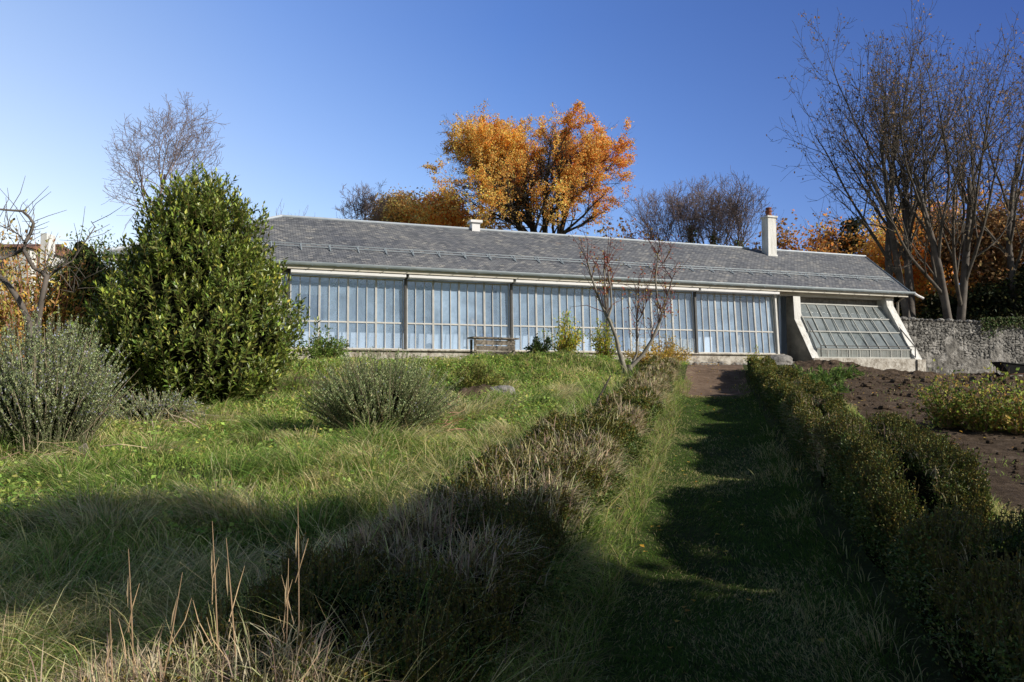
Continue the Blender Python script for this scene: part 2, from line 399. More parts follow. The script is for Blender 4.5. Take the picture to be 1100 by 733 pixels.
# ================================================================== BUILDING
bh = empty('glasshouse_building', B(9, 0, 2.2))
tag(bh, 'long low white building with slate roof and glazed front across the garden', 'building')
ZS, ZT, ZE, ZR = 2.60, 4.87, 5.22, 7.48
BAY = 3.6
pr = lambda t: .037*max(0, t)/BAY+.03
DR = -4.
# roof
rf = NB()
el = (-4.9, .5, ZE); er = (24.45, .5, ZE); rl = (-.1, DR, ZR); rr = (26.7, DR, ZR); bl_ = (-4.9, -8.5, ZE); br_ = (27.3, -8.5, ZE)
def roof_face(pts, ud, vd, dz):
    me_pts = [B(*p) for p in pts]
    return me_pts
faces = [[el, er, rr, rl], [br_, bl_, rl, rr], [bl_, el, rl], [er, br_, rr]]
for f in faces:
    P = [B(*p) for p in f]; rf.add(P, [list(range(len(P)))])
th = .09
for a, b in ((el, er), (er, br_), (br_, bl_), (bl_, el)):
    rf.add([B(*a)-[0, 0, .004], B(*b)-[0, 0, .004], B(b[0], b[1], b[2]-th), B(a[0], a[1], a[2]-th)], [[0, 3, 2, 1]])
roof = rf.build('roof', M['slate'], bh)
uvl = roof.data.uv_layers.new(name='UVMap')
for pidx, poly in enumerate(roof.data.polygons):
    n = poly.normal
    hor = Vector((-n.y, n.x, 0)); hor = hor.normalized() if hor.length > 1e-4 else Vector((1, 0, 0)); ver = n.cross(hor)
    for li in poly.loop_indices:
        v = roof.data.vertices[roof.data.loops[li].vertex_index].co
        uvl.data[li].uv = (v.dot(hor)+50, v.dot(ver)+50)
# soffit
nb = NB(); nb.add([B(-4.85, .45, ZE-.1), B(24.4, .45, ZE-.1), B(27.2, -8.4, ZE-.1), B(-4.85, -8.4, ZE-.1)], [[0, 1, 2, 3]]); nb.build('soffit', M['cream'], bh)
# ridge and hip caps
nb = NB()
def cap(a, b):
    a = B(*a)+np.array([0, 0, .03]); b = B(*b)+np.array([0, 0, .03])
    nb.poly([a, b], .05, 8)
cap(rl, (20.0, DR, ZR)); cap((20.95, DR, ZR), rr); cap(rl, el); cap(rl, bl_); cap(rr, br_)
nb.build('ridge_cap', M['zinc_light'], roof)
nb = NB(); nb.poly([B(*rr)+[0, 0, .02], B(*er)+[0, 0, .02]], .03, 6); nb.build('verge_strip', M['zinc'], roof)
def roofz(d): return ZE+(.5-d)*(ZR-ZE)/4.5
# snow guard: two rails on brackets
nb = NB()
for dz in (.06, .14):
    nb.poly([B(-3.4, -.72, roofz(-.72)+dz), B(24.7, -.72, roofz(-.72)+dz)], .011, 6)
for t in np.arange(-3.2, 24.8, .9):
    z = roofz(-.72); nb.bar(B(t, -.5, roofz(-.5)+.02), B(t, -.76, z+.17), .02, .015)
    nb.bar(B(t, -.5, roofz(-.5)+.015), B(t, -1.1, roofz(-1.1)+.015), .04, .012)
nb.build('snow_guard', M['zinc'], roof)
# gutter: half-round trough
nb = NB(); ts = np.linspace(-5.0, 24.6, 60); sides = 8; V = []
for t in ts:
    for k in range(sides+1):
        a = PI+PI*k/sides; V.append(B(t, .57+.075*math.cos(a), ZE-.035+.085*math.sin(a)))
for i in range(len(ts)-1):
    pass
n1 = sides+1
nb.add(V, [[i*n1+k, (i+1)*n1+k, (i+1)*n1+k+1, i*n1+k+1] for i in range(len(ts)-1) for k in range(sides)])
nb.bbox(-5, 24.6, .638, .652, ZE-.045, ZE-.022)
for t in np.arange(-4.6, 24.6, .75): nb.bbox(t, t+.03, .5, .66, ZE-.128, ZE-.12)
nb.build('gutter', M['zinc'], roof)
# fascia, shadow gap, lintel
nb = NB(); nb.bbox(-4.9, 24.35, .42, .50, ZE-.225, ZE-.108); nb.build('fascia', M['cream'], bh)
nb = NB(); nb.bbox(-.35, 18.0, -.02, .14, ZT+.012, ZE-.11); nb.build('lintel', M['dark'], bh)
nb = NB(); nb.bbox(18.2, 24.0, -.2, .1, ZT+.02, ZE-.11); nb.build('lintel', M['frame'], bh)
# awning cassettes, one per bay
for k in range(5):
    t0, t1 = k*BAY+.05, (k+1)*BAY-.05
    nb = NB(); prof = [(.2, 0), (.2, .11), (.44, .11), (.47, .09), (.47, .015), (.45, 0)]
    zb = ZT-.0
    V = [B(t, d_, zb+z_) for t in (t0, t1) for d_, z_ in prof]; m_ = len(prof)
    nb.add(V, [[i, (i+1) % m_, m_+(i+1) % m_, m_+i] for i in range(m_)])
    nb.add(V, [list(range(m_))]); nb.add(V, [list(range(m_, 2*m_))])
    nb.build('awning_cassette', M['awning'], bh)
# posts between bays
for k in range(6):
    t = k*BAY; nb = NB()
    a = B(t, pr(t)+.05, ZS-.02); b = B(t, .1, ZE-.12)
    nb.bar(a, b, .075, .1, up=tuple(NV)); nb.build('post', M['dark'] if k not in (5,) else M['frame'], bh)
# windows: four per bay, each three lights wide, one transom
MZ = ZS+(ZT-ZS)*.375
def gd(t, z):    # distance out of the glass plane
    return pr(t)*(1-(z-ZS)/(ZT-ZS))
def mull(nb, t, w, dep, z0=ZS, z1=ZT):
    nb.bar(B(t, gd(t, z0)+.01, z0), B(t, gd(t, z1)+.01, z1), w, dep, up=tuple(NV))
for k in range(5):
    for j in range(4):
        t0 = k*BAY+.055+j*(BAY-.11)/4; t1 = t0+(BAY-.11)/4
        nb = NB()
        mull(nb, t0+.016, .024, .045); mull(nb, t1-.016, .024, .045)
        for q in (1, 2): mull(nb, t0+(t1-t0)*q/3, .022, .045, ZS+.05, ZT-.03)
        for z, h in ((ZS+.02, .04), (MZ, .045), (ZT-.03, .045)):
            nb.bar(B(t0+.034, gd(t0, z)+.006, z), B(t1-.034, gd(t1, z)+.006, z), .045, h)
        w = nb.build('window', M['frame'], bh)
        nb = NB()
        e_ = .05
        j1, j2, j3 = (random.uniform(-.006, 0) for _ in range(3)); nb.add([B(t0+.02, gd(t0, ZS+.03)-.004+j1, ZS+.03), B(t1-.02, gd(t1, ZS+.03)-.004+j2, ZS+.03), B(t1-.02, gd(t1, ZT-.02)-.004, ZT-.02), B(t0+.02, gd(t0, ZT-.02)-.004+j3, ZT-.02)], [[0, 1, 2, 3]])
        nb.build('pane', M['glass'], w)
# pale board strip at head of glass
for k in range(5):
    pass
# plinth
nb = NB(); nb.bbox(-.5, 18.15, -.25, .38, 1.6, ZS-.02); nb.bbox(-.5, 18.15, -.25, .46, ZS-.045, ZS-.003); nb.build('plinth', M['concrete'], bh)
# interior: floor, back wall, side walls, ceiling
nb = NB(); nb.bbox(-.4, 18.3, -1.8, -.26, 2.2, 2.35); nb.build('interior_floor', M['floor'], bh)
nb = NB(); nb.bbox(-.4, 24.2, -1.95, -1.8, 1.9, ZE-.12); nb.build('back_wall', M['inner'], bh)
for t0_, t1_, d1_ in ((-.45, -.3, -.02), (18.5, 18.62, -.3)):
    nb = NB(); nb.bbox(t0_, t1_, -1.8, d1_, 1.9, ZE-.12); nb.build('partition_wall', M['inner'], bh)
nb = NB(); nb.bbox(19.06, 23.39, -.32, -.2, 2.0, ZE-.12); nb.build('greenhouse_back_wall', M['stone'], bh)  # dark wall close behind the glass, stands in for dark reflections
nb = NB(); nb.bbox(19.06, 23.39, -.195, -.1, 2.0, 3.5); nb.build('greenhouse_lit_lower_wall', M['frame_grey'], bh)  # lighter lower wall painted to stand for reflected light in the panes
nb = NB(); nb.bbox(-.3, 18.5, -1.8, -.03, ZT+.03, ZT+.08); nb.build('interior_ceiling', M['inner'], bh)
def inner_panel(t0, t1, z0, z1, mat, name, thk=.05, d=-1.8):
    nb = NB(); nb.bbox(t0, t1, d, d+thk, z0, z1, 0)
    if t1-t0 > .3 and z1-z0 > .3:
        nb.bbox(t0-.05, t0, d, d+thk+.02, z0, z1+.05); nb.bbox(t1, t1+.05, d, d+thk+.02, z0, z1+.05)
    return nb.build(name, mat, bh)
inner_panel(.35, 1.15, 3.65, 4.45, M['blue'], 'interior_window')
inner_panel(6.75, 7.25, 2.36, 4.78, M['blue'], 'interior_door')
inner_panel(5.1, 5.45, 3.35, 3.7, M['blue'], 'wall_cabinet', .18)
inner_panel(11.9, 12.6, 2.36, 4.3, M['blue'], 'interior_door')
inner_panel(9.0, 9.5, 3.2, 4.0, M['frame_grey'], 'wall_cabinet', .2)
inner_panel(14.6, 15.3, 2.36, 3.2, M['frame_grey'], 'wall_cabinet', .3)
# outer side/back walls
nb = NB(); nb.bbox(-4.5, -.46, -2.3, -.3, 1.6, ZE-.105); nb.bbox(-4.5, 26.5, -8.2, -8.0, 1.6, ZE-.105); nb.bbox(-4.5, -4.3, -8.0, -2.3, 1.6, ZE-.105)
nb.bbox(24.2, 24.45, -8.0, -2.1, 1.6, ZE-.105)
nb.build('wall', M['white'], bh)
# recess with glazed door between glass and greenhouse
nb = NB()
for t in (17.98, 18.14, 18.30, 18.46): nb.bar(B(t+.04, -.32, ZS-.2), B(t+.04, -.32, ZT), .035, .05, up=tuple(NV))
for z in (ZS-.18, MZ, ZT-.02): nb.bar(B(18.0, -.32, z), B(18.5, -.32, z), .04, .05)
dr = nb.build('door', M['frame_grey'], bh)
nb = NB(); nb.add([B(18.0, -.33, ZS-.18), B(18.5, -.33, ZS-.18), B(18.5, -.33, ZT), B(18.0, -.33, ZT)], [[0, 1, 2, 3]]); nb.build('pane', M['glass_green'], dr)
# buttress fins
def fin(t0, t1, dbot=1.25, zb=1.7):
    prof = [(-.1, zb), (dbot+.05, zb), (dbot+.05, 2.38), (.36, 3.96), (.3, 4.86), (-.1, 4.86)]
    V = [B(t, d_, z_) for t in (t0, t1) for d_, z_ in prof]; m_ = len(prof)
    nb = NB(); nb.add(V, [[m_+i, m_+(i+1) % m_, (i+1) % m_, i] for i in range(m_)]); nb.add(V, [list(range(m_))]); nb.add(V, [list(range(2*m_-1, m_-1, -1))])
    nb.MI[1][:] = 1  # left face takes the darker tone painted for its shade
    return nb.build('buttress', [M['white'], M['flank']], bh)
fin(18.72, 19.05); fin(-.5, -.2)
# right fin reaches further out
def fin2(t0, t1):
    prof = [(-.2, 1.6), (1.62, 1.6), (1.62, 2.4), (.32, 4.62), (.26, 4.96), (-.2, 4.96)]
    V = [B(t, d_, z_) for t in (t0, t1) for d_, z_ in prof]; m_ = len(prof)
    nb = NB(); nb.add(V, [[m_+i, m_+(i+1) % m_, (i+1) % m_, i] for i in range(m_)]); nb.add(V, [list(range(m_))]); nb.add(V, [list(range(2*m_-1, m_-1, -1))])
    nb.build('buttress', M['white'], bh)
fin2(23.4, 23.75)
# lean-to greenhouse between the fins
GT0, GT1 = 19.05, 23.4
def LG(t, f):   # f 0 at the top, 1 at the foot of the slope
    k = (t-GT0)/(GT1-GT0); d1 = 1.1+.35*k
    return B(t, .05+(d1-.05)*f, 4.6-(4.6-2.78)*f)
nb = NB(); nbt = 9
lean = empty('lean_to', B(21.2, 0, 1.9)-0); lean.location = Vector(B(21.2, 0, 1.9))-bh.location; lean.parent = bh
for i in range(nbt+1):
    t = GT0+.03+(GT1-GT0-.06)*i/nbt; nb.bar(LG(t, 0), LG(t, 1), .022, .04, up=tuple(NV))
    a = LG(t, 1); nb.bar(a, np.array([a[0], a[1], 2.45]), .03, .04, up=tuple(NV))
for f, w_ in ((0, .05), (.31, .045), (.62, .045), (1, .06)): nb.bar(LG(GT0, f)+[0, 0, .012], LG(GT1, f)+[0, 0, .012], .05, w_)
nb.bar(LG(GT0, 1)*[1, 1, 0]+[0, 0, 2.46], LG(GT1, 1)*[1, 1, 0]+[0, 0, 2.46], .05, .05)
for i in range(nbt*2):
    t = GT0+.1+(GT1-GT0-.2)*(i+.5)/(nbt*2); a = LG(t, 1); nb.bar(a, np.array([a[0], a[1], 2.45]), .015, .02, up=tuple(NV))
nb.build('glazing_bars', M['frame_grey'], lean)
nb = NB(); nb.add([LG(GT0, 0)-[0, 0, .02], LG(GT1, 0)-[0, 0, .02], LG(GT1, 1)-[0, 0, .02], LG(GT0, 1)-[0, 0, .02]], [[3, 2, 1, 0]])
a, b = LG(GT0, 1), LG(GT1, 1)
nb.add([a-[0, 0, .02], b-[0, 0, .02], [b[0], b[1], 2.42], [a[0], a[1], 2.42]], [[3, 2, 1, 0]])
nb.build('pane', M['glass_lean'], lean)
nb = NB()   # tilted opening sash and its rail over the lower panes
for t in (GT0+.12, GT1+.05):
    a, b = LG(t, .45)+[0, 0, .1], LG(t, 1.0)+NV*.12+[0, 0, .12]; nb.bar(a, b, .03, .03); nb.bar(b, b-[0, 0, .42], .03, .03, up=(1, 0, 0))
nb.bar(LG(GT0+.12, 1.0)+NV*.12+[0, 0, .12], LG(GT1+.05, 1.0)+NV*.12+[0, 0, .12], .03, .03)
nb.build('rail', M['dark'], lean)
nb = NB()
V = [B(GT0-.31, .0, 1.4), B(GT1+.0, .0, 1.4), B(GT1+.0, 1.66, 1.4), B(GT0-.31, 1.33, 1.4)]
V2 = [v+np.array([0, 0, 2.43-1.4]) for v in V]
nb.box([V[3], V[2], V[1], V[0], V2[3], V2[2], V2[1], V2[0]])
V = [B(GT0-.33, .0, 2.432), B(GT1+.37, .0, 2.432), B(GT1+.37, 1.75, 2.432), B(GT0-.33, 1.42, 2.432)]
V = [B(GT1+.002, -.1, 1.4), B(GT1+.42, -.1, 1.4), B(GT1+.42, 1.72, 1.4), B(GT1+.002, 1.72, 1.4)]; V2 = [v+np.array([0, 0, 1.0]) for v in V]
nb.box([V[3], V[2], V[1], V[0], V2[3], V2[2], V2[1], V2[0]])
nb.build('base_wall', M['concrete'], lean)
# staging bench with pots inside the lean-to
nb = NB(); nb.bbox(19.2, 23.2, .25, .85, 2.62, 2.66)
for t in np.arange(19.3, 23.2, .22):
    nb.poly([B(t, .55, 2.66), B(t, .55, 2.66+.14)], [.05, .075], 8)
nb.build('staging', M['wood'], lean)
# end post, downpipe, spout
nb = NB(); nb.poly([B(24.1, .2, 1.8), B(24.1, .2, 4.8), B(24.3, .5, 5.1)], .045, 8); nb.build('downpipe', M['bark_pale'], bh)
nb = NB(); nb.poly([B(24.62, .57, ZE-.08), B(24.8, .57, ZE-.16), B(25.05, .6, ZE-.26)], .05, 8); nb.build('gutter_spout', M['awning'], bh)
# chimney
CH = (20.4, 20.84, -3.62, -3.18)
nb = NB(); nb.bbox(*CH, 6.6, 8.78); nb.bbox(CH[0]-.05, CH[1]+.05, CH[2]-.05, CH[3]+.05, 8.782, 8.86); nb.bbox(CH[0]-.03, CH[1]+.03, CH[2]-.03, CH[3]+.03, roofz(-3.15)-.1, roofz(-3.2)+.05)
chim = nb.build('chimney', M['white'], bh)
c = B(20.62, -3.4, 8.862)
nb = NB(); zz = [0, .08, .1, .2, .21, .26, .27, .34, .35, .4]; rr_ = [.15, .15, .12, .12, .15, .15, .11, .11, .14, .13]
nb.poly([c+np.array([0, 0, z]) for z in zz], rr_, 14)
nb.build('chimney_pot', M['terracotta'], chim)
# roof vent
nb = NB(); nb.bbox(6.98, 7.3, -4.2, -3.85, ZR-.1, ZR+.26); nb.bbox(6.9, 7.38, -4.28, -3.77, ZR+.262, ZR+.36)
nb.build('roof_vent', M['awning'], roof)
# steps before the door
nb = NB(); nb.bbox(17.9, 18.68, .47, .85, 1.6, 2.3); nb.bbox(17.8, 18.68, .852, 1.25, 1.6, 2.1); nb.build('steps', M['concrete'], bh)

# things inside, seen through the glass
nb = NB(); V = []
def sheet(t, d, z0, z1, w, name):
    nb = NB(); n = 16; V = []
    for j in range(10):
        z = z1+(z0-z1)*j/9
        for i in range(n): V.append(B(t+w*(i/(n-1)-.5)*(.55+.5*j/9), d+.06*math.sin(i*1.7+j*.2), z))
    nb.add(V, [[j*n+i, j*n+i+1, (j+1)*n+i+1, (j+1)*n+i] for j in range(9) for i in range(n-1)])
    return nb.build(name, M['awning'], smooth=True)
tag(centre(sheet(16.9, -.6, 2.36, 3.35, .62, 'hanging_sheet')), 'white cloth hanging behind the lower panes of the rightmost glazed bay', 'cloth')
tag(centre(sheet(15.9, -.7, 2.36, 2.9, .25, 'paper_roll')), 'narrow white roll standing behind glass left of the white cloth', 'paper roll')

# ------------------------------------------------------------------ person seated behind the glass
def skin_body(name, edges_pts, mats):
    verts = []; edges = []; rad = []
    idx = {}
    for chain in edges_pts:
        prev = None
        for (key, p, r) in chain:
            if key not in idx:
                idx[key] = len(verts); verts.append(p); rad.append(r)
            if prev is not None: edges.append((prev, idx[key]))
            prev = idx[key]
    me = bpy.data.meshes.new(name); me.from_pydata([tuple(v) for v in verts], edges, [])
    o = bpy.data.objects.new(name, me); COL.objects.link(o)
    md = o.modifiers.new('skin', 'SKIN'); me.skin_vertices[0].data[0].use_root = True
    for i, r in enumerate(rad):
        me.skin_vertices[0].data[i].radius = (r, r)
        me.skin_vertices[0].data[i].use_root = (i == 0)
    s = o.modifiers.new('sub', 'SUBSURF'); s.levels = 1; s.render_levels = 1
    me.materials.append(mats); return o
pt, pd, pz = 6.0, -.62, 2.35
def pp(a, b, c): return tuple(B(pt+a, pd+b, pz+c))
ch = [[('pel', pp(0, 0, .52), .14), ('wa', pp(-.01, 0, .7), .125), ('che', pp(-.02, 0, .93), .15), ('nb', pp(-.02, 0, 1.06), .07), ('nk', pp(0, 0, 1.12), .05), ('hd', pp(.02, 0, 1.2), .08), ('hd2', pp(.02, 0, 1.29), .09), ('hd3', pp(.01, 0, 1.35), .05)]]
for s in (-1, 1):
    ch.append([('che', 0, 0), ('sh%d' % s, pp(-.02, s*.18, 1.0), .06), ('el%d' % s, pp(.06, s*.23, .74), .045), ('wr%d' % s, pp(.28, s*.12, .66), .028), ('pm%d' % s, pp(.36, s*.1, .645), .035)])
    for k in range(4): ch.append([('pm%d' % s, 0, 0), ('f%d%d' % (s, k), pp(.41, s*(.075+.017*k), .64), .009), ('g%d%d' % (s, k), pp(.45-.004*abs(k-1.5), s*(.075+.018*k), .62), .008)])
    ch.append([('pm%d' % s, 0, 0), ('th%d' % s, pp(.38, s*.05, .64), .01), ('ti%d' % s, pp(.41, s*.035, .63), .008)])
    ch.append([('pel', 0, 0), ('hp%d' % s, pp(.06, s*.1, .5), .085), ('kn%d' % s, pp(.45, s*.12, .5), .06), ('an%d' % s, pp(.45, s*.12, .1), .04), ('ft%d' % s, pp(.6, s*.13, .045), .04)])
per = empty('person', pp(0, 0, 0))
tag(per, 'person in pale grey clothes sitting behind the glass above the wooden bench', 'person')
bd = skin_body('body', ch, M['cloth']); bd.parent = per; bd.location = -per.location
nb = NB(); blob(nb, np.array(pp(.03, 0, 1.265)), (.083, .078, .115), 14, 10, .02)
blob(nb, np.array(pp(.115, 0, 1.26)), (.016, .013, .024), 8, 6, 0); blob(nb, np.array(pp(.01, .08, 1.26)), (.02, .012, .03), 8, 6, 0); blob(nb, np.array(pp(.01, -.08, 1.26)), (.02, .012, .03), 8, 6, 0)
nb.build('head', M['skin'], per, True)
nb = NB(); blob(nb, np.array(pp(-.005, 0, 1.305)), (.092, .088, .095), 14, 10, .06); nb.build('hair', M['hair'], per, True)
chr_ = empty('chair', pp(-.05, 0, 0)); tag(chr_, 'plain wooden chair under the seated person behind the glass', 'chair')
nb = NB(); nb.bbox(pt-.22, pt+.22, pd-.22, pd+.22, pz+.36, pz+.4); nb.build('seat', M['wood'], chr_)
nb = NB(); nb.bbox(pt-.235, pt-.205, pd-.2, pd+.2, pz+.65, pz+.88); nb.build('backrest', M['wood'], chr_)
for a, b, h in ((-.22, -.2, .9), (-.22, .2, .9), (.2, -.2, .36), (.2, .2, .36)):
    nb = NB(); nb.bar(B(pt+a, pd+b, pz), B(pt+a, pd+b, pz+h), .03, .03, up=(1, 0, 0)); nb.build('leg', M['wood'], chr_)

# ================================================================== STONE WALL
def stone_wall():
    x0, x1, yb = 19.3, 46., 37.; H0, H1 = 4.62, 4.36
    nx, nz = 620, 66; xs = np.linspace(x0, x1, nx); zs = np.linspace(0, 1, nz)
    Xg, Zg = np.meshgrid(xs, zs); top = H0+(H1-H0)*np.clip((Xg-x0)/7, 0, 1.4)+.09*fbm(Xg*2.5, Xg*0+3, 3)
    Zw = 1.4+(top-1.4)*Zg
    # cells of rubble
    g = np.random.default_rng(5); s = .2; gx = Xg/s; gz = Zw/(s*.62); bi = np.floor(gx).astype(int); bj = np.floor(gz).astype(int)
    best = np.full(Xg.shape, 9.); sec = np.full(Xg.shape, 9.); idc = np.zeros(Xg.shape)
    for a in (-1, 0, 1):
        for b in (-1, 0, 1):
            ci, cj = bi+a, bj+b; hx = _h(ci, cj); hz = _h(ci+99, cj-37); d_ = np.hypot(gx-(ci+.1+.8*hx), gz-(cj+.1+.8*hz))
            m = d_ < best; sec = np.where(m, best, np.minimum(sec, d_)); idc = np.where(m, _h(ci+7, cj+13), idc); best = np.where(m, d_, best)
    edge = np.clip((sec-best)*3, 0, 1)
    plaster = sst(-.04, .16, fbm(Xg*.9, Zw*1.3, 5)*1.5+.2*(3.55-Zw))   # old render clings low down
    disp = .055*edge**.5*(1-plaster)+plaster*(.07+.05*fbm(Xg*4, Zw*4))+.05*fbm(Xg*9, Zw*9)
    st = (np.array([.17, .165, .155])+idc[..., None]*np.array([.34, .33, .31]))*(.4+.6*edge[..., None])
    pl = np.array([.36, .345, .32])*(1+1.1*fbm(Xg*3, Zw*3, 5)[..., None])*(.75+.5*vn(Xg*.7, Zw*.3+5)[..., None])
    c = st*(1-plaster[..., None])+pl*plaster[..., None]
    white = .8*sst(.08, .2, fbm(Xg*3+50, Zw*3.5, 5)); c = c*(1-white[..., None])+np.array([.6, .58, .55])*white[..., None]
    ins = (Xg < 99)
    P = np.stack([Xg, yb-disp, Zw], -1)
    nb = NB(); q = (np.arange(nz-1)[:, None]*nx+np.arange(nx-1)[None]).ravel()
    nb.add(P.reshape(-1, 3), np.stack([q, q+1, q+nx+1, q+nx], 1), np.clip(c, .02, .8).reshape(-1, 3))
    tp = np.stack([P[-1], P[-1]*[1, 0, 1]+[0, yb+.45, 0]], 0).reshape(-1, 3); q = np.arange(nx-1)
    nb.add(tp, np.stack([q, q+1, q+nx+1, q+nx], 1), (.2, .19, .18))
    nb.box([(x0, yb, 1.4), (x1, yb, 1.4), (x1, yb+.45, 1.4), (x0, yb+.45, 1.4), (x0, yb, 4.3), (x1, yb, 4.2), (x1, yb+.45, 4.2), (x0, yb+.45, 4.3)])
    # coping stones
    for i in range(110):
        x = x0+i*.24+random.uniform(-.05, .05); z = H0+(H1-H0)*min((x-x0)/7, 1.4); r = random.uniform(.09, .17); g_ = random.uniform(.14, .42)
        blob(nb, np.array([x, yb+.08, z+r*.25]), (r*1.2, .22, r*.75), 9, 7, .3, 3, col=(g_, g_*.97, g_*.92))
    o = nb.build('stone_wall', M['wall']); return tag(centre(o), 'old rubble stone wall with patchy render right of the greenhouse', 'wall')
stone_wall()
# ivy on the wall top
n = 5200
x = 23.6+rng.random(n)**.8*9; z = 4.72-np.abs(rng.normal(0, .22, n))*(1+.9*(vn(x*1.6, x*0)>.55))
C = np.stack([x, 36.93-np.abs(rng.normal(0, .07, n)), z], 1)
nb = NB(); nb.leaves(C, unit(n)*[1, .6, 1]+[0, -.2, -.5], unit(n)*.4+[0, -1, .3], .1, .09, pal(n, [(.05, .085, .03), (.08, .12, .04), (.1, .11, .05)], .3))
nb.tubes(C[:400], C[:400]+rng.normal(0, .12, (400, 3))*[1, .2, 1], .008, .004, 3, (.1, .08, .05))
tag(centre(nb.build('ivy', M['leaf'])), 'dark green ivy trailing over the top of the stone wall', 'ivy')

# ================================================================== TREES
class Tree:
    def __init__(s, seed): s.r = random.Random(seed); s.p0 = []; s.p1 = []; s.r0 = []; s.r1 = []; s.lv = []; s.tips = []
    def grow(s, p, d, L, r, lvl, spec, up=.12):
        R_ = s.r; sp = spec[lvl]; n = sp.get('n', 4); last = lvl == len(spec)-1
        pts = [p]; cur = p; dr = d
        for i in range(n):
            dr = (dr+Vector((R_.gauss(0, 1), R_.gauss(0, 1), R_.gauss(0, 1)))*sp.get('wob', .12)+Vector((0, 0, up if lvl else .02))).normalized()
            nx_ = cur+dr*L/n; a = r*(1-i/n*sp.get('tap', .55)); b = r*(1-(i+1)/n*sp.get('tap', .55))
            s.p0.append(cur); s.p1.append(nx_); s.r0.append(a); s.r1.append(b); s.lv.append(lvl); cur = nx_; pts.append(cur)
        if last: s.tips.append((cur, dr)); return
        nc = sp['c']; az = R_.random()*6.28
        for k in range(nc):
            f = sp.get('s', .35)+(1-sp.get('s', .35))*(k+R_.random()*.6)/nc; f = min(f, .999); i = int(f*n); g = f*n-i
            q = pts[i].lerp(pts[i+1], g); ax = (pts[i+1]-pts[i]).normalized()
            az += 2.4+R_.gauss(0, .4); an = R(sp.get('a', 38)+R_.gauss(0, 8))*(1.15-.4*f)
            pe = ax.orthogonal().normalized(); pe.rotate(__import__('mathutils').Quaternion(ax, az))
            nd_ = ax*math.cos(an)+pe*math.sin(an)
            s.grow(q, nd_, L*sp.get('l', .65)*(1.15-.45*f)*R_.uniform(.75, 1.2), r*(1-f*sp.get('tap', .55))*sp.get('rr', .6), lvl+1, spec, up)
    def arrays(s):
        return [np.array([tuple(v) for v in s.p0]), np.array([tuple(v) for v in s.p1]), np.array(s.r0), np.array(s.r1), np.array(s.lv), np.array([tuple(t[0]) for t in s.tips]), np.array([tuple(t[1]) for t in s.tips])]
def fit(ar, base, W, H, D=None, ratio=None):
    """scale a grown tree to crown width W and height H and stand it on base"""
    p0, p1, r0, r1, lv, tp, tdn = ar
    allp = np.concatenate([p0, p1]); x0, x1 = np.percentile(allp[:, 0], [.5, 99.5]); y0_, y1_ = np.percentile(allp[:, 1], [.5, 99.5]); z1 = allp[:, 2].max()
    bare = 0 if ratio is None else max(0, H-W*ratio)
    sx = W/(x1-x0); sy = (D or W)/(y1_-y0_); sz = (H-bare)/z1; S = np.array([sx, sy, sz])
    if bare > 0: base = np.array(base)+[0, 0, bare]
    sh = np.array([-(x0+x1)/2*sx*0, 0, 0])
    rs = .7*min(sx, sz)+.3*sz
    out = [p0*S+base, p1*S+base, r0*rs, r1*rs, lv, tp*S+base, tdn]
    if bare > 0:
        rb_ = (r0*rs)[lv == 0].max(); k = 6; zz_ = np.linspace(-bare-.2, .05, k+1); rr2 = rb_*np.linspace(1.35, 1.0, k+1)
        a_ = np.stack([np.zeros(k), np.zeros(k), zz_[:-1]], 1)+base; b_ = np.stack([np.zeros(k), np.zeros(k), zz_[1:]], 1)+base
        out[0] = np.concatenate([out[0], a_]); out[1] = np.concatenate([out[1], b_]); out[2] = np.concatenate([out[2], rr2[:-1]]); out[3] = np.concatenate([out[3], rr2[1:]]); out[4] = np.concatenate([lv, np.zeros(k, int)])
    return out
def wood_mesh(nb, ar, col=(.1, .08, .07), twigcol=None, minr=.006):
    p0, p1, r0, r1, lv = ar[:5]; mx = lv.max()
    for l in range(mx+1):
        m = lv == l
        if m.any():
            c = np.array(col) if twigcol is None else np.array(col)*(1-l/mx)+np.array(twigcol)*l/mx
            nb.tubes(p0[m], p1[m], np.maximum(r0[m], minr), np.maximum(r1[m], minr*.8), 9 if l == 0 else (6 if l == 1 else 3 if l > 2 else 4), c)
BARE = [dict(n=5, c=8, s=.3, a=34, l=1.1, tap=.55, wob=.06, rr=.7), dict(n=7, c=9, s=.22, a=38, l=.52, wob=.1, tap=.75), dict(n=5, c=6, s=.2, a=42, l=.55, wob=.15, tap=.7), dict(n=4, c=4, s=.2, a=42, l=.6, wob=.2, rr=.6), dict(n=3, c=0, wob=.22, tap=.6)]
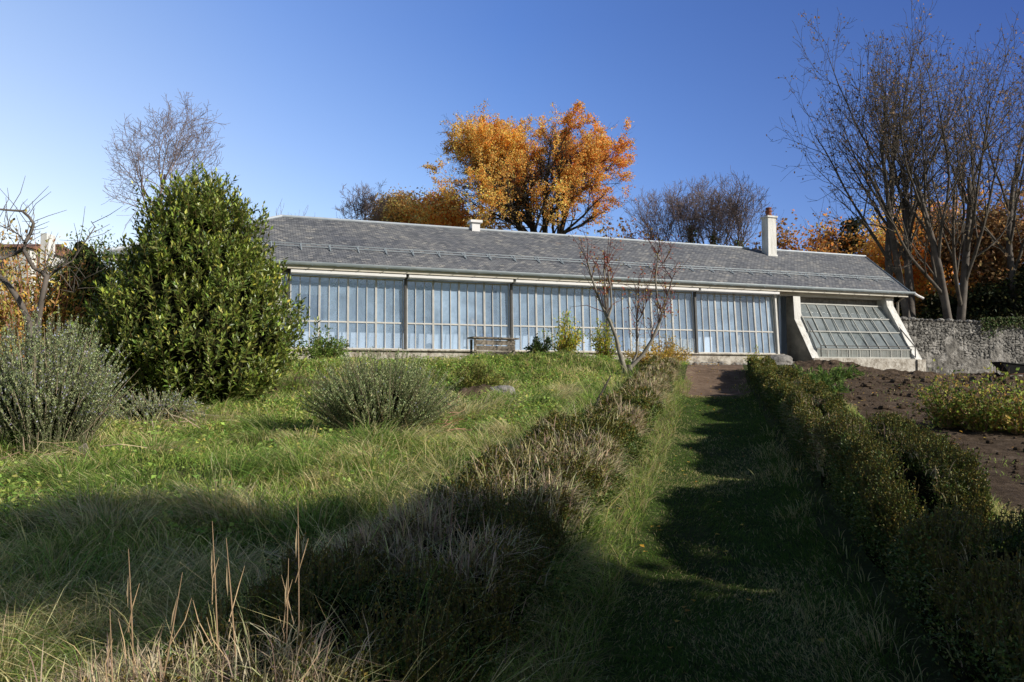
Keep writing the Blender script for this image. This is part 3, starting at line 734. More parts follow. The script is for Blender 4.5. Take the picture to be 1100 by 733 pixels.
def tree(name, label, cat, seed, px, ybase, y, W, Hpx, spec=BARE, bark='bark_far', mcol=None, r=.02, forks=1, up=.12, leaf=None, group=None, minr=.006, D=None, lean=0., basez=None, ratio=None, spread=.24):
    """px,Hpx: bearing and skyline height of the real tree; W crown width in metres"""
    x = at(px, 300, y)[0]; z0 = G(x, y) if basez is None else basez
    top = at(px, Hpx, y)[2]; H = top-z0
    T = Tree(seed)
    if forks == 1: T.grow(Vector((0, 0, 0)), Vector((lean, 0, 1)).normalized(), .62, r, 0, spec, up)
    else:
        for k in range(forks):
            a = 2*PI*k/forks+.6+T.r.uniform(-.3, .3); T.grow(Vector((.012*math.cos(a), .012*math.sin(a), 0)), Vector((spread*math.cos(a)+lean, spread*math.sin(a), 1)).normalized(), .62*T.r.uniform(.85, 1.05), r*T.r.uniform(.7, 1), 0, spec, up)
    ar = fit(T.arrays(), np.array([x, y, z0]), W, H, D, ratio)
    root = empty(name, (x, y, z0)); tag(root, label, cat, group)
    m = ar[4] == 0
    a0 = [q[m] if i < 5 else q for i, q in enumerate(ar)]; a1 = [q[~m] if i < 5 else q for i, q in enumerate(ar)]
    nb = NB(); wood_mesh(nb, a0, minr=minr); nb.build('trunk', M[bark], root, True)
    nb = NB(); wood_mesh(nb, a1, minr=minr); nb.build('branches', M[mcol or bark], root, True)
    if leaf: leaf(root, ar, np.array([x, y, z0]), W, H)
    return root, ar

def leafer(n, size, cols, spread=.5, minlv=3, xcols=None, jit=.2, dens=None, name='crown', keep=1., hang=.3):
    def f(root, ar, base, W, H):
        p0, p1, lv = ar[0], ar[1], ar[4]; m = np.where(lv >= min(minlv, lv.max()))[0]
        # leaves keep to clusters so that sky shows between them
        if keep < 1:
            mid = (p0[m]+p1[m])/2; k_ = fbm(mid[:, 0]*.9+seedoff(root), mid[:, 2]*.9+mid[:, 1]*.5, 3); th_ = np.quantile(k_, 1-keep); m = m[k_ > th_]
        i = rng.choice(m, n); u = rng.random((n, 1)); C = p0[i]*(1-u)+p1[i]*u+rng.normal(0, spread, (n, 3))*[1, 1, .7]
        col = pal(n, cols, jit)
        if xcols is not None:
            fx = np.clip((C[:, 0]-base[0])/W+.5+.9*fbm(C[:, 0]*.8, C[:, 2]*.8)+rng.normal(0, .3, n), 0, 1)[:, None]; col2 = pal(n, xcols, jit); col = np.where(rng.random((n, 1)) < fx, col2, col)
        dk = .75+.5*vn(C[:, 0]*1.1+3, C[:, 2]*1.3+C[:, 1]); col = col*dk[:, None]
        nb = NB(); s = size*rng.uniform(.6, 1.3, n)
        nb.leaves(C, unit(n)-[0, 0, hang], unit(n), s, s*.75, np.clip(col, .004, .9)); nb.build(name, M['autumn'], root)
    return f
def seedoff(o): return (hash(round(o.location.x*10)) % 97)*1.7

OAK = [dict(n=7, c=8, s=.25, a=36, l=.62, tap=.65, wob=.07, rr=.6), dict(n=6, c=7, s=.2, a=38, l=.58, wob=.12, tap=.7), dict(n=5, c=5, s=.2, a=42, l=.6, wob=.17, tap=.7), dict(n=4, c=4, s=.2, a=44, l=.6, wob=.2), dict(n=3, c=0, wob=.2)]
SML = [dict(n=5, c=7, s=.25, a=38, l=.75, tap=.65, wob=.07, rr=.55), dict(n=5, c=6, s=.25, a=36, l=.62, wob=.13, tap=.7), dict(n=4, c=5, s=.2, a=38, l=.6, wob=.18), dict(n=3, c=0, wob=.2)]
YEL = [(.8, .54, .16), (.86, .6, .2), (.76, .46, .13), (.58, .38, .14)]
ORG = [(.88, .42, .11), (.86, .35, .08), (.9, .5, .15), (.66, .28, .08)]
BRN = [(.34, .2, .1), (.27, .16, .09), (.42, .24, .1), (.2, .14, .08)]
BG = 'autumn trees behind the building'
# the great orange oak: several stems from one base
tree('orange_oak', 'huge orange and yellow autumn oak rising behind the middle of the roof', 'tree', 21, 585, 0, 46, 11.3, 106, OAK, 'bark_dark', 'bark_dark', r=.02, forks=7, up=.05, leaf=leafer(105000, .115, YEL, .1, 3, ORG, keep=.52), D=9, ratio=1.0, spread=.5)
tree('autumn_tree', 'low golden tree top showing just over the roof left of the huge oak', 'tree', 5, 463, 0, 52, 7.0, 206, SML, 'bark_dark', ratio=.8, leaf=leafer(24000, .17, [(.92, .66, .24), (.95, .72, .3), (.76, .54, .22)], .3, 2, ORG, keep=.75), group=BG, forks=3)
tree('autumn_tree', 'small brownish gold tree between the bare tree and the golden tree over the roof', 'tree', 15, 425, 0, 54, 4.0, 212, SML, 'bark_dark', ratio=.9, leaf=leafer(14000, .16, [(.4, .27, .14), (.5, .34, .14)], .4, 2, keep=.95), group=BG, forks=2)
tree('autumn_tree', 'yellow tree low behind the left foot of the huge orange oak', 'tree', 6, 512, 0, 50, 5.2, 210, SML, 'bark_dark', leaf=leafer(9000, .2, YEL, .4, 2, keep=.9), group=BG, forks=3)
tree('autumn_tree', 'rust brown tree low behind the right edge of the huge oak', 'tree', 8, 668, 0, 52, 5.5, 222, SML, 'bark_dark', leaf=leafer(3200, .24, BRN, .45, 2, ORG, keep=.7), group=BG, forks=3)
# bare trees
tree('bare_tree', 'leafless tree standing high behind the big laurel', 'tree', 31, 163, 0, 44, 6.8, 93, BARE, 'bark_far', r=.016, up=.06, minr=.010, ratio=1.5)
tree('bare_tree', 'small leafless tree over the roof between the laurel and the golden trees', 'tree', 32, 386, 0, 50, 3.6, 192, BARE, 'bark_far', r=.016, up=.06, minr=.010, ratio=1.4)
tree('bare_shrub', 'faint reddish bare treetops just above the left end of the roof ridge', 'tree', 33, 320, 0, 60, 8., 222, SML, 'bark_far', r=.01, up=.2, minr=.012, forks=5)
IV = 'bare trees behind the roof'
for i, (px, hp, w, y, lab) in enumerate(((718, 192, 4.8, 50, 'leafless tree leftmost of the purple bare group behind the roof'), (742, 188, 4.4, 51, 'leafless tree with ivy clad trunk, second from the left behind the roof'), (765, 190, 4.4, 50, 'leafless tree with thick ivy trunk in the middle of the bare group'), (789, 187, 5.0, 48, 'wide leafless tree with ivy foot left of the chimney'))):
    root, ar = tree('bare_tree', lab, 'tree', 40+i, px, 0, y, w, hp, BARE, 'bark_far', r=.017, up=.08, minr=.010, group=IV, ratio=1.75)
    n = 1700; m = np.where(ar[4] == 0)[0]; j = rng.choice(m, n); u = rng.random((n, 1)); C = ar[0][j]*(1-u)+ar[1][j]*u; hh = (C[:, 2]-root.location.z)/(ar[1][:, 2].max()-root.location.z)
    ok = hh < (.72, .8, .8, .66)[i]; C = C[ok]+rng.normal(0, .16, (ok.sum(), 3)); n = len(C)
    nb = NB(); nb.leaves(C, unit(n), unit(n), .2, .17, pal(n, [(.09, .13, .04), (.13, .17, .05)], .3)); nb.build('ivy', M['leaf'], root)
# right: tall bare trees
tall = [dict(n=8, c=7, s=.25, a=28, l=.85, tap=.6, wob=.05, rr=.6), dict(n=8, c=8, s=.2, a=36, l=.5, wob=.08, tap=.75), dict(n=5, c=5, s=.2, a=42, l=.55, wob=.14, tap=.7), dict(n=4, c=3, s=.2, a=44, l=.6, wob=.2, rr=.6), dict(n=3, c=0, wob=.22, tap=.6)]
sparse = [(.26, .17, .1), (.32, .2, .11), (.18, .12, .08)]
tree('tall_bare_tree', 'slender tall bare tree behind the right end of the slate roof', 'tree', 51, 955, 0, 41, 6.8, 34, tall, 'bark_grey', 'bark', ratio=2.0, r=.016, up=.06, minr=.009, leaf=leafer(900, .13, sparse, .12, 4), D=6)
tree('tall_bare_tree', 'tallest bare tree with forked pale trunk behind the wall end', 'tree', 52, 977, 0, 40, 9.8, 4, tall, 'bark_grey', 'bark', ratio=1.85, r=.019, up=.07, forks=2, minr=.009, leaf=leafer(2000, .13, sparse, .12, 4), D=7)
tree('tall_bare_tree', 'stout tall bare tree with dark limbs at the far right', 'tree', 53, 1024, 0, 39, 11.5, 8, tall, 'bark_grey', 'bark', ratio=1.7, r=.023, up=.06, minr=.009, forks=2, leaf=leafer(2000, .13, sparse, .12, 4), D=8)
tree('tall_bare_tree', 'tall bare tree rightmost at the edge of the view', 'tree', 54, 1088, 0, 42, 10.5, 24, tall, 'bark_grey', 'bark', ratio=1.7, r=.014, up=.06, minr=.009, leaf=leafer(1500, .14, sparse, .15, 4), D=7)
# right: autumn woodland
RG = 'autumn woodland trees right of the chimney'
for i, (px, hp, w, y, cols, xc, n, kp, lab) in enumerate((
    (862, 220, 5.5, 50, BRN, ORG, 6500, .7, 'orange brown autumn tree just right of the chimney'),
    (893, 218, 4.0, 53, ORG, BRN, 4500, .75, 'bright rust tree top above the right part of the roof'),
    (948, 228, 6.0, 50, YEL, ORG, 12000, .8, 'yellow tree glowing behind the slender bare trunks'),
    (990, 205, 6.5, 54, YEL, ORG, 12000, .75, 'golden tree behind the forked pale trunk'),
    (1018, 282, 4.5, 46, YEL, ORG, 8000, .9, 'low golden tree just behind the wall end'),
    (1060, 215, 7.0, 46, BRN, BRN, 9000, .65, 'brown tree behind the far right bare trees'),
    (1110, 175, 9.0, 45, BRN, BRN, 12000, .7, 'rust brown tree at the right edge'))):
    tree('autumn_tree', lab, 'tree', 60+i, px, 0, y, w, hp, SML, 'bark_dark', r=.015, forks=3, leaf=leafer(n, .24, cols, .45, 2, xc, keep=kp), group=RG)
def evergreen(name, label, px, y, hp, W, n, cols, seed, size=.26, group=None):
    x = at(px, 300, y)[0]; z0 = G(x, y); H = at(px, hp, y)[2]-z0; g = np.random.default_rng(seed)
    root = empty(name, (x, y, z0)); tag(root, label, 'tree', group)
    nb = NB(); nb.poly([(x, y, z0-.2), (x, y, z0+H*.9)], [W*.035, .03], 8); nb.build('trunk', M['bark_dark'], root, True)
    nc = int(26+W*4); nb = NB(); cc = []
    for k in range(nc):
        h = g.random()**.8; rad = W*.5*(1-h)**.55*(.9+.2*g.random()); a = g.random()*6.28; q = g.random()**.5
        cc.append((x+math.cos(a)*rad*q, y+math.sin(a)*rad*q, z0+H*(.06+.9*h), W*.11*(1.3-h*.6)))
    cc = np.array(cc); i = g.choice(nc, n); C = cc[i, :3]+g.normal(0, 1, (n, 3))*cc[i, 3:4]*[1, 1, .6]
    col = pal(n, cols, .3)*(.6+.8*vn(C[:, 0]*1.5, C[:, 2]*1.5))[:, None]
    nb.leaves(C, unit(n)-[0, 0, .4], unit(n), size, size*.5, col); nb.build('crown', M['leaf'], root)
DG = [(.02, .03, .013), (.032, .045, .018), (.06, .06, .026)]
evergreen('evergreen_tree', 'dark green pine top above the right end of the ridge', 917, 52, 232, 4.2, 7000, DG, 1, group='dark evergreens')
evergreen('evergreen_tree', 'dark yew behind the stone wall under the golden tree', 1010, 44, 318, 4.5, 9000, DG, 2, group='dark evergreens')
evergreen('evergreen_tree', 'dark evergreen behind the middle of the stone wall', 1062, 43, 308, 5, 11000, DG, 3, group='dark evergreens')
evergreen('evergreen_tree', 'dark evergreen rising at the right edge behind the ivy', 1112, 42, 285, 6, 11000, DG, 4, group='dark evergreens')
evergreen('evergreen_tree', 'dark evergreen low behind the building end and the downpipe', 955, 47, 315, 4.5, 6000, DG, 6, group='dark evergreens')
# far-off wood mass that closes the view
n = 60000; nb = NB()
x = rng.uniform(-75, 75, n); y = 75+rng.normal(0, 3, n); h = rng.random(n); z = 2+h*(6.2+5*fbm(x*.12, x*0, 3)+1.5*(x > 30))
C = np.stack([x, y, z], 1); dens = np.ones(n, bool)
nb.leaves(C, unit(n), unit(n), .75, .6, pal(n, [(.1, .07, .04), (.2, .11, .04), (.05, .06, .025), (.16, .12, .05)], .25)*(.5+.9*vn(x*.3, z*.4))[:, None])
tag(nb.build('far_wood', M['leaf']), kind='stuff', label='far-off brown and green woodland behind everything', cat='wood')

# ================================================================== LEFT SIDE SHRUBS
def laurel():
    y = 13.9; x = at(216, 300, y)[0]; z0 = G(x, y); H = at(216, 212, y)[2]-z0; g = np.random.default_rng(11)
    root = empty('laurel_bush', (x, y, z0)); tag(root, 'large glossy green laurel bush left of the long glazed front', 'bush')
    y0_ = 0; hs = np.array([0, .1, .25, .4, .55, .7, .82, .92, 1.0]); rs = np.array([.9, 1.42, 1.86, 1.84, 1.58, 1.26, .98, .66, .1])*.92
    def prof(h): return np.interp(h, hs, rs)
    def lump(a, h): return 1+.5*fbm(a*2.2+7, h*7+3, 3)+.25*fbm(a*6, h*20, 2)
    nb = NB(); nu, nv = 40, 26; V = []
    for j in range(nv):
        h = j/(nv-1)*.95+.0
        for i in range(nu):
            a = 2*PI*i/nu; rr = prof(h)*.8*float(lump(math.cos(a)*1.7+5, h+math.sin(a)*.3)); V.append((x+math.cos(a)*rr, y+math.sin(a)*rr, z0+.02+h*H*.93))
    nb.add(V, [[j*nu+i, j*nu+(i+1) % nu, (j+1)*nu+(i+1) % nu, (j+1)*nu+i] for j in range(nv-1) for i in range(nu)]); nb.build('light_blocking_core', M['core'], root, True)  # solid dark core added to stop light and view through the leaves
    nb = NB()
    ns = 3000; h = g.random(ns)**.85; a = g.random(ns)*2*PI; depth = 1-.22*g.random(ns)**2
    # shoots: more at the top, reaching up
    rr = prof(h)*lump(np.cos(a)*1.7+5, h+np.sin(a)*.3)*depth
    base = np.stack([x+np.cos(a)*rr, y+np.sin(a)*rr, z0+.05+h*H*.95], 1)
    out = np.stack([np.cos(a), np.sin(a), np.zeros(ns)], 1); dirn = out*(.55-.3*h)[:, None]+[0, 0, .9]+g.normal(0, .2, (ns, 3)); dirn /= np.linalg.norm(dirn, axis=1, keepdims=True)
    SLn = g.uniform(.16, .46, ns)*(1+.6*(h > .8)*g.random(ns)); base = base*1.0+out*(g.random(ns)**5*.4)[:, None]+np.array([0, 0, 1.])*((h > .8)*g.random(ns)**2*.6)[:, None]; base = base-dirn*(SLn*.5)[:, None]
    nb.tubes(base, base+dirn*SLn[:, None], .006, .003, 3, (.12, .1, .05))
    NL = 10; k = np.tile(np.arange(NL), ns); i = np.repeat(np.arange(ns), NL); n = len(i)
    f = (k+.5)/NL; C = base[i]+dirn[i]*(SLn[i]*f)[:, None]
    az = k*2.4+i*.7; s1 = np.cross(dirn[i], [0, 1., .1]); s1 /= np.linalg.norm(s1, axis=1, keepdims=True); s2 = np.cross(dirn[i], s1)
    sd = s1*np.cos(az)[:, None]+s2*np.sin(az)[:, None]
    D = dirn[i]*(.35+.75*f)[:, None]+sd*(1.0-.45*f)[:, None]+g.normal(0, .12, (n, 3))
    L = g.uniform(.095, .155, n)*(1.1-.3*f); N = dirn[i]-sd*.3+g.normal(0, .15, (n, 3))
    col = pal(n, [(.085, .125, .03), (.12, .165, .045), (.055, .085, .022), (.2, .24, .07)], .25, [.35, .33, .2, .12])
    tipm = (f > .75)[:, None]; col = np.where(tipm, col*[1.7, 1.55, 1.2], col)
    nb.leaves(C, D, N, L, L*.4, np.clip(col, .01, .5), fold=.12); nb.build('crown', M['laurel'], root)
laurel()

def leafy_shrub(name, label, cat, px, y, W, H, n, size, cols, stems=30, stemcol=(.15, .1, .06), seed=1, group=None, arch=.3, ratio=.45, D=None, low=.1, loc=None, mat='leaf', tr=None):
    g = np.random.default_rng(seed); x = at(px, 300, y)[0] if loc is None else loc; z0 = G(x, y); D = D or W
    root = empty(name, (x, y, z0)); tag(root, label, cat, group)
    nb = NB(); pts = []
    for k in range(stems):
        a = g.random()*6.28; q = g.random()**.5; ex = np.array([math.cos(a)*W*.5*q, math.sin(a)*D*.5*q, 0]); hh = H*(1-.55*q*q)*g.uniform(.7, 1.08)
        b = np.array([x, y, z0])+ex*.25; prev = b
        for j in range(1, 7):
            f = j/6; c = np.array([x, y, z0])+ex*(.25+.75*f**1.1)+[0, 0, hh*(f**(.9)-arch*q*f*f*.5)]+g.normal(0, .02*H, 3)*f
            nb.tubes([prev], [c], .012*H*(1.15-f)+.002, .012*H*(1.02-f)+.002, 4, stemcol); pts.append((prev, c, f)); prev = c
    nb.build('stems', M['straw'], root)
    P = np.array([p[0] for p in pts]); Q = np.array([p[1] for p in pts]); ff = np.array([p[2] for p in pts]); ok = np.where(ff > low)[0]
    i = g.choice(ok, n); u = g.random((n, 1)); C = P[i]*(1-u)+Q[i]*u+g.normal(0, .05*H+.01, (n, 3))
    C[:, 2] = np.maximum(C[:, 2], z0+.02)
    d = Q[i]-P[i]; d /= np.linalg.norm(d, axis=1, keepdims=True)
    col = pal(n, cols, .22)*(.65+.7*vn(C[:, 0]*5/H, C[:, 2]*5/H))[:, None]; s = size*g.uniform(.6, 1.25, n)
    nb = NB(); nb.leaves(C, d*.7+unit(n)*.8, unit(n)*.6+[0, 0, .6], s, s*ratio, np.clip(col, .004, .8)); nb.build('leaves', M[mat], root)
    return root
# dark shrub left of the laurel
leafy_shrub('dark_shrub', 'dark green dense shrub between the laurel and the gnarled fruit tree', 'bush', 94, 15.2, 1.75, 3.5, 42000, .085, [(.06, .1, .03), (.085, .13, .038), (.12, .16, .055)], 170, seed=3, arch=.1, low=.0)
leafy_shrub('yellow_bush', 'tangled bush of yellow and orange leaves at the left edge', 'bush', 40, 14.5, 3.8, 3.5, 13000, .1, [(.5, .32, .07), (.42, .36, .1), (.38, .2, .08), (.3, .3, .08)], 130, (.28, .15, .1), seed=4, arch=.5)
leafy_shrub('yellow_bush', 'smaller yellowing bush further left behind the gnarled tree', 'bush', -30, 15.5, 3.4, 3.6, 8000, .1, [(.5, .34, .1), (.36, .3, .1), (.3, .22, .1)], 80, (.25, .15, .1), seed=5, arch=.4)

_x = at(94, 300, 15.2)[0]; _sh = bpy.data.objects['dark_shrub']; nb = NB(); blob(nb, np.array([_x, 15.2, G(_x, 15.2)+1.55]), (.55, .55, 1.5), 24, 18, .25, 2); nb.build('light_blocking_core', M['core'], _sh, True)
# gnarled fruit tree at the left edge
def poly_tree():
    y = 11.4; b = at(36, 380, y); x = b[0]; z0 = G(x, y); root = empty('gnarled_fruit_tree', (x, y, z0)); tag(root, 'gnarled old fruit tree with crooked bare limbs at the left edge', 'tree')
    base = np.array([x, y, z0])
    nb = NB()
    nb.poly([base, at(36, 375, y), at(36, 362, y)], [.1, .085, .075], 8)
    nb.build('trunk', M['bark_dark'], root, True)
    nb = NB()
    limbs = [([(34, 366), (31, 345), (20, 322), (8, 305), (-8, 290), (-30, 270)], .055, .03, 0),
             ([(38, 366), (41, 345), (44, 325), (50, 298), (46, 293), (36, 288), (26, 270), (27, 260)], .05, .02, -.3),
             ([(27, 261), (33, 250), (36, 240), (31, 233), (24, 227), (10, 226), (-12, 224)], .028, .014, -.3),
             ([(25, 268), (16, 273), (4, 277), (-20, 285)], .03, .016, -.3),
             ([(50, 298), (60, 291), (68, 286)], .026, .015, -.1), ([(68, 286), (78, 280), (90, 262), (102, 244), (98, 238)], .013, .006, 0),
             ([(62, 290), (80, 315), (90, 300), (110, 290)], .008, .004, .2), ([(28, 262), (20, 252), (8, 246), (-4, 240)], .012, .005, -.3)]
    for pts, r0_, r1_, dy in limbs:
        P = [at(px, py, y+dy+.12*math.sin(i*1.9)) for i, (px, py) in enumerate(pts)]
        nn = len(P); nb.poly(P, [r0_+(r1_-r0_)*i/(nn-1) for i in range(nn)], 7)
        for _ in range(int(5+nn*2.2)):
            i = random.randrange(nn-1); q = P[i]+(P[i+1]-P[i])*random.random(); d = np.array([random.gauss(0, .5), random.gauss(0, .5), abs(random.gauss(.7, .5))]); L = random.uniform(.15, .55)
            m_ = q+d*L*.5+np.array([random.gauss(0, .03), 0, 0]); nb.poly([q, m_, q+d*L+np.array([random.gauss(0, .06), 0, 0])], [.006, .005, .003], 3)
    nb.build('limbs', M['bark_grey'], root, True)
poly_tree()
# far house at the left
c = at(30, 262, 62); hz = G(c[0], 62)
ho = empty('far_house', (c[0], 62, hz)); tag(ho, 'distant white house with brown roof glimpsed through the gnarled tree', 'house')
nb = NB(); nb.wbox(c[0]-9, c[0]+.1, 62, 70, hz-1, c[2]-.4); nb.build('wall', M['white'], ho)
nb = NB(); z1 = c[2]-.4; V = [(c[0]-9.5, 61.4, z1+.004), (c[0]+.4, 61.4, z1+.004), (c[0]+.4, 70.6, z1+.004), (c[0]-9.5, 70.6, z1+.004), (c[0]-9.5, 66, z1+1.1), (c[0]+.4, 66, z1+1.1)]
nb.add(V, [[0, 1, 5, 4], [2, 3, 4, 5]]); nb.add(V, [[1, 2, 5], [3, 0, 4]]); nb.build('roof', M['redroof'], ho)
nb = NB(); nb.wbox(c[0]+.41, c[0]+.95, 63, 64.2, hz-1, c[2]+1.1); nb.build('chimney', M['white'], ho)
for k in range(3):
    nb = NB(); xx = c[0]-7+k*2.2; nb.wbox(xx, xx+.9, 61.94, 61.997, z1-2.2, z1-.8); nb.build('window', M['dark'], ho)

def rosemary(label, px, y, W, H, ns, seed, lean=0., flowers=.12, group='rosemary bushes', dens=76, dead=.1, Dp=None):
    g = np.random.default_rng(seed); x = at(px, 300, y)[0]; z0 = G(x, y); Dp = Dp or W*.8
    root = empty('rosemary_bush', (x, y, z0)); tag(root, label, 'bush', group)
    nb = NB(); ns_ = ns
    a = g.random(ns_)*2*PI; q = g.random(ns_)**.55
    b = np.stack([x+np.cos(a)*W*.27*q, y+np.sin(a)*Dp*.27*q, np.full(ns_, z0)+0.0], 1)
    tipx = np.stack([np.cos(a)*W*.25*q+lean+g.normal(0, .05*W, ns_), np.sin(a)*Dp*.22*q+g.normal(0, .05*W, ns_), np.zeros(ns_)], 1)
    hh = H*(1-.45*q**2.5)*g.uniform(.5, 1.04, ns_)
    K = 5; pts = [b]
    for k in range(1, K+1):
        f = k/K; pts.append(b+tipx*f**1.5+np.array([0, 0, 1.])*(hh*f)[:, None]+g.normal(0, .012, (ns_, 3)))
    deadm = g.random(ns_) < dead
    for k in range(K):
        nb.tubes(pts[k], pts[k+1], .005*(1.1-k/K)+.002, .005*(1.1-(k+1)/K)+.0015, 3, np.where(deadm[:, None], (.36, .3, .24), (.13, .13, .09)))
    nb.build('stems', M['straw'], root)
    n = ns_*dens; i = np.repeat(np.arange(ns_), dens); f = g.random(n)**.7*.93+.07; kk = np.minimum((f*K).astype(int), K-1); u = (f*K-kk)[:, None]
    PT = np.stack(pts, 0); C = PT[kk, i]*(1-u)+PT[kk+1, i]*u
    keep = ~deadm[i] | (g.random(n) < .15); C = C[keep]; f = f[keep]; n = len(C)
    d = unit(n)*[1, 1, .5]+[0, 0, 1.0]; L = g.uniform(.03, .05, n)*(1.1-.35*f)
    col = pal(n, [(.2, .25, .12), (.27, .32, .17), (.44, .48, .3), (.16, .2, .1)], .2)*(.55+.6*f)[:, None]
    fl = g.random(n) < flowers*(f > .45); col[fl] = pal(int(fl.sum()), [(.26, .26, .4), (.34, .34, .46)], .15)
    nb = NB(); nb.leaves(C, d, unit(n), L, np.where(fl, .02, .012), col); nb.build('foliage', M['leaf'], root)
    nb = NB(); blob(nb, np.array([x, y, z0+H*.28]), (W*.26, Dp*.26, H*.27), 22, 14, .25, 3); nb.build('light_blocking_core', M['core'], root, True)
    return x, y, z0
rosemary('large flowering rosemary bush filling the left edge of the lawn', 52, 9.3, 2.0, 1.75, 800, 1, flowers=.08, dead=.12)
rosemary('rosemary bush continuing out past the left edge of the photo', -50, 9.9, 1.9, 1.7, 300, 2, flowers=.2)
rosemary('wide grey green rosemary bush in the middle of the lawn', 410, 10.9, 2.25, 1.3, 950, 3, flowers=.008, dead=.22, Dp=1.7)
rosemary('low rosemary sprawl with bare twigs at the foot of the laurel', 172, 11.6, 1.6, .7, 260, 4, flowers=.1, dead=.4)
# bare cut-back twigs at rosemary feet
def twig_pile(label, px, y, W, n, L, col, seed, name='dead_twigs', h=.15):
    g = np.random.default_rng(seed); x = at(px, 300, y)[0]; z0 = G(x, y); nb = NB()
    c = np.stack([x+g.normal(0, W*.3, n), y+g.normal(0, W*.22, n), z0+np.abs(g.normal(0, h, n))], 1); d = g.normal(0, 1, (n, 3))*[1, .7, .35]; d /= np.linalg.norm(d, axis=1, keepdims=True)
    l = g.uniform(.4, 1, n)*L; m = c+d*l[:, None]*.5+g.normal(0, .03, (n, 3)); e_ = c+d*l[:, None]
    for a_, b_ in ((c, m), (m, e_)): nb.tubes(a_, b_, .006, .004, 3, pal(n, [col], .2))
    tag(centre(nb.build(name, M['straw'])), label, 'twigs')
twig_pile('pale cut twigs lying under the laurel beside the low rosemary', 190, 11.0, 1.3, 60, .45, (.3, .25, .19), 1)
twig_pile('brown bare twigs at the foot of the large left rosemary', 62, 8.4, .9, 60, .5, (.3, .22, .16), 2)
twig_pile('bare reddish twigs right of the middle rosemary bush', 487, 11.0, .6, 46, .4, (.26, .15, .12), 3, h=.25)

# ================================================================== SHRUBS BEFORE THE GLASS
YG = [(.35, .36, .06), (.45, .36, .05), (.2, .26, .05), (.14, .2, .04)]
leafy_shrub('garden_shrub', 'bushy green shrub below the first glazed bay', 'bush', 350, 19.6, 1.5, 1.0, 2600, .09, [(.09, .14, .035), (.14, .2, .05)], 26, seed=11, group='shrubs in front of the glazed front')
leafy_shrub('garden_shrub', 'yellow green tall shrub in front of the third glazed bay', 'bush', 604, 22.0, 1.2, 1.55, 2400, .09, YG, 26, seed=12, group='shrubs in front of the glazed front')
leafy_shrub('garden_shrub', 'narrow yellow leaved shrub left of the pruned tree', 'bush', 648, 22.6, 1.0, 1.5, 1500, .09, YG, 18, seed=13, group='shrubs in front of the glazed front')
leafy_shrub('garden_shrub', 'spreading yellow ochre shrub right behind the pruned tree', 'bush', 706, 21.2, 2.1, 1.0, 4600, .07, [(.5, .34, .06), (.4, .3, .08), (.3, .26, .09)], 60, (.3, .2, .12), seed=14, group='shrubs in front of the glazed front')
leafy_shrub('garden_shrub', 'dark leafy plant beside the yellow green shrub', 'bush', 580, 20.8, .9, .55, 1500, .08, [(.05, .08, .025), (.08, .12, .035)], 20, seed=15, group='shrubs in front of the glazed front')
leafy_shrub('garden_shrub', 'small yellow green shrub at the left corner of the path end', 'bush', 812, 21.4, .8, .7, 1300, .07, YG, 20, seed=16, group='shrubs in front of the glazed front')
leafy_shrub('garden_shrub', 'olive low bush right of the middle rosemary', 'bush', 512, 16.2, 1.6, .8, 3400, .07, [(.13, .15, .04), (.22, .22, .06), (.09, .11, .03)], 40, seed=17, group='shrubs in front of the glazed front')

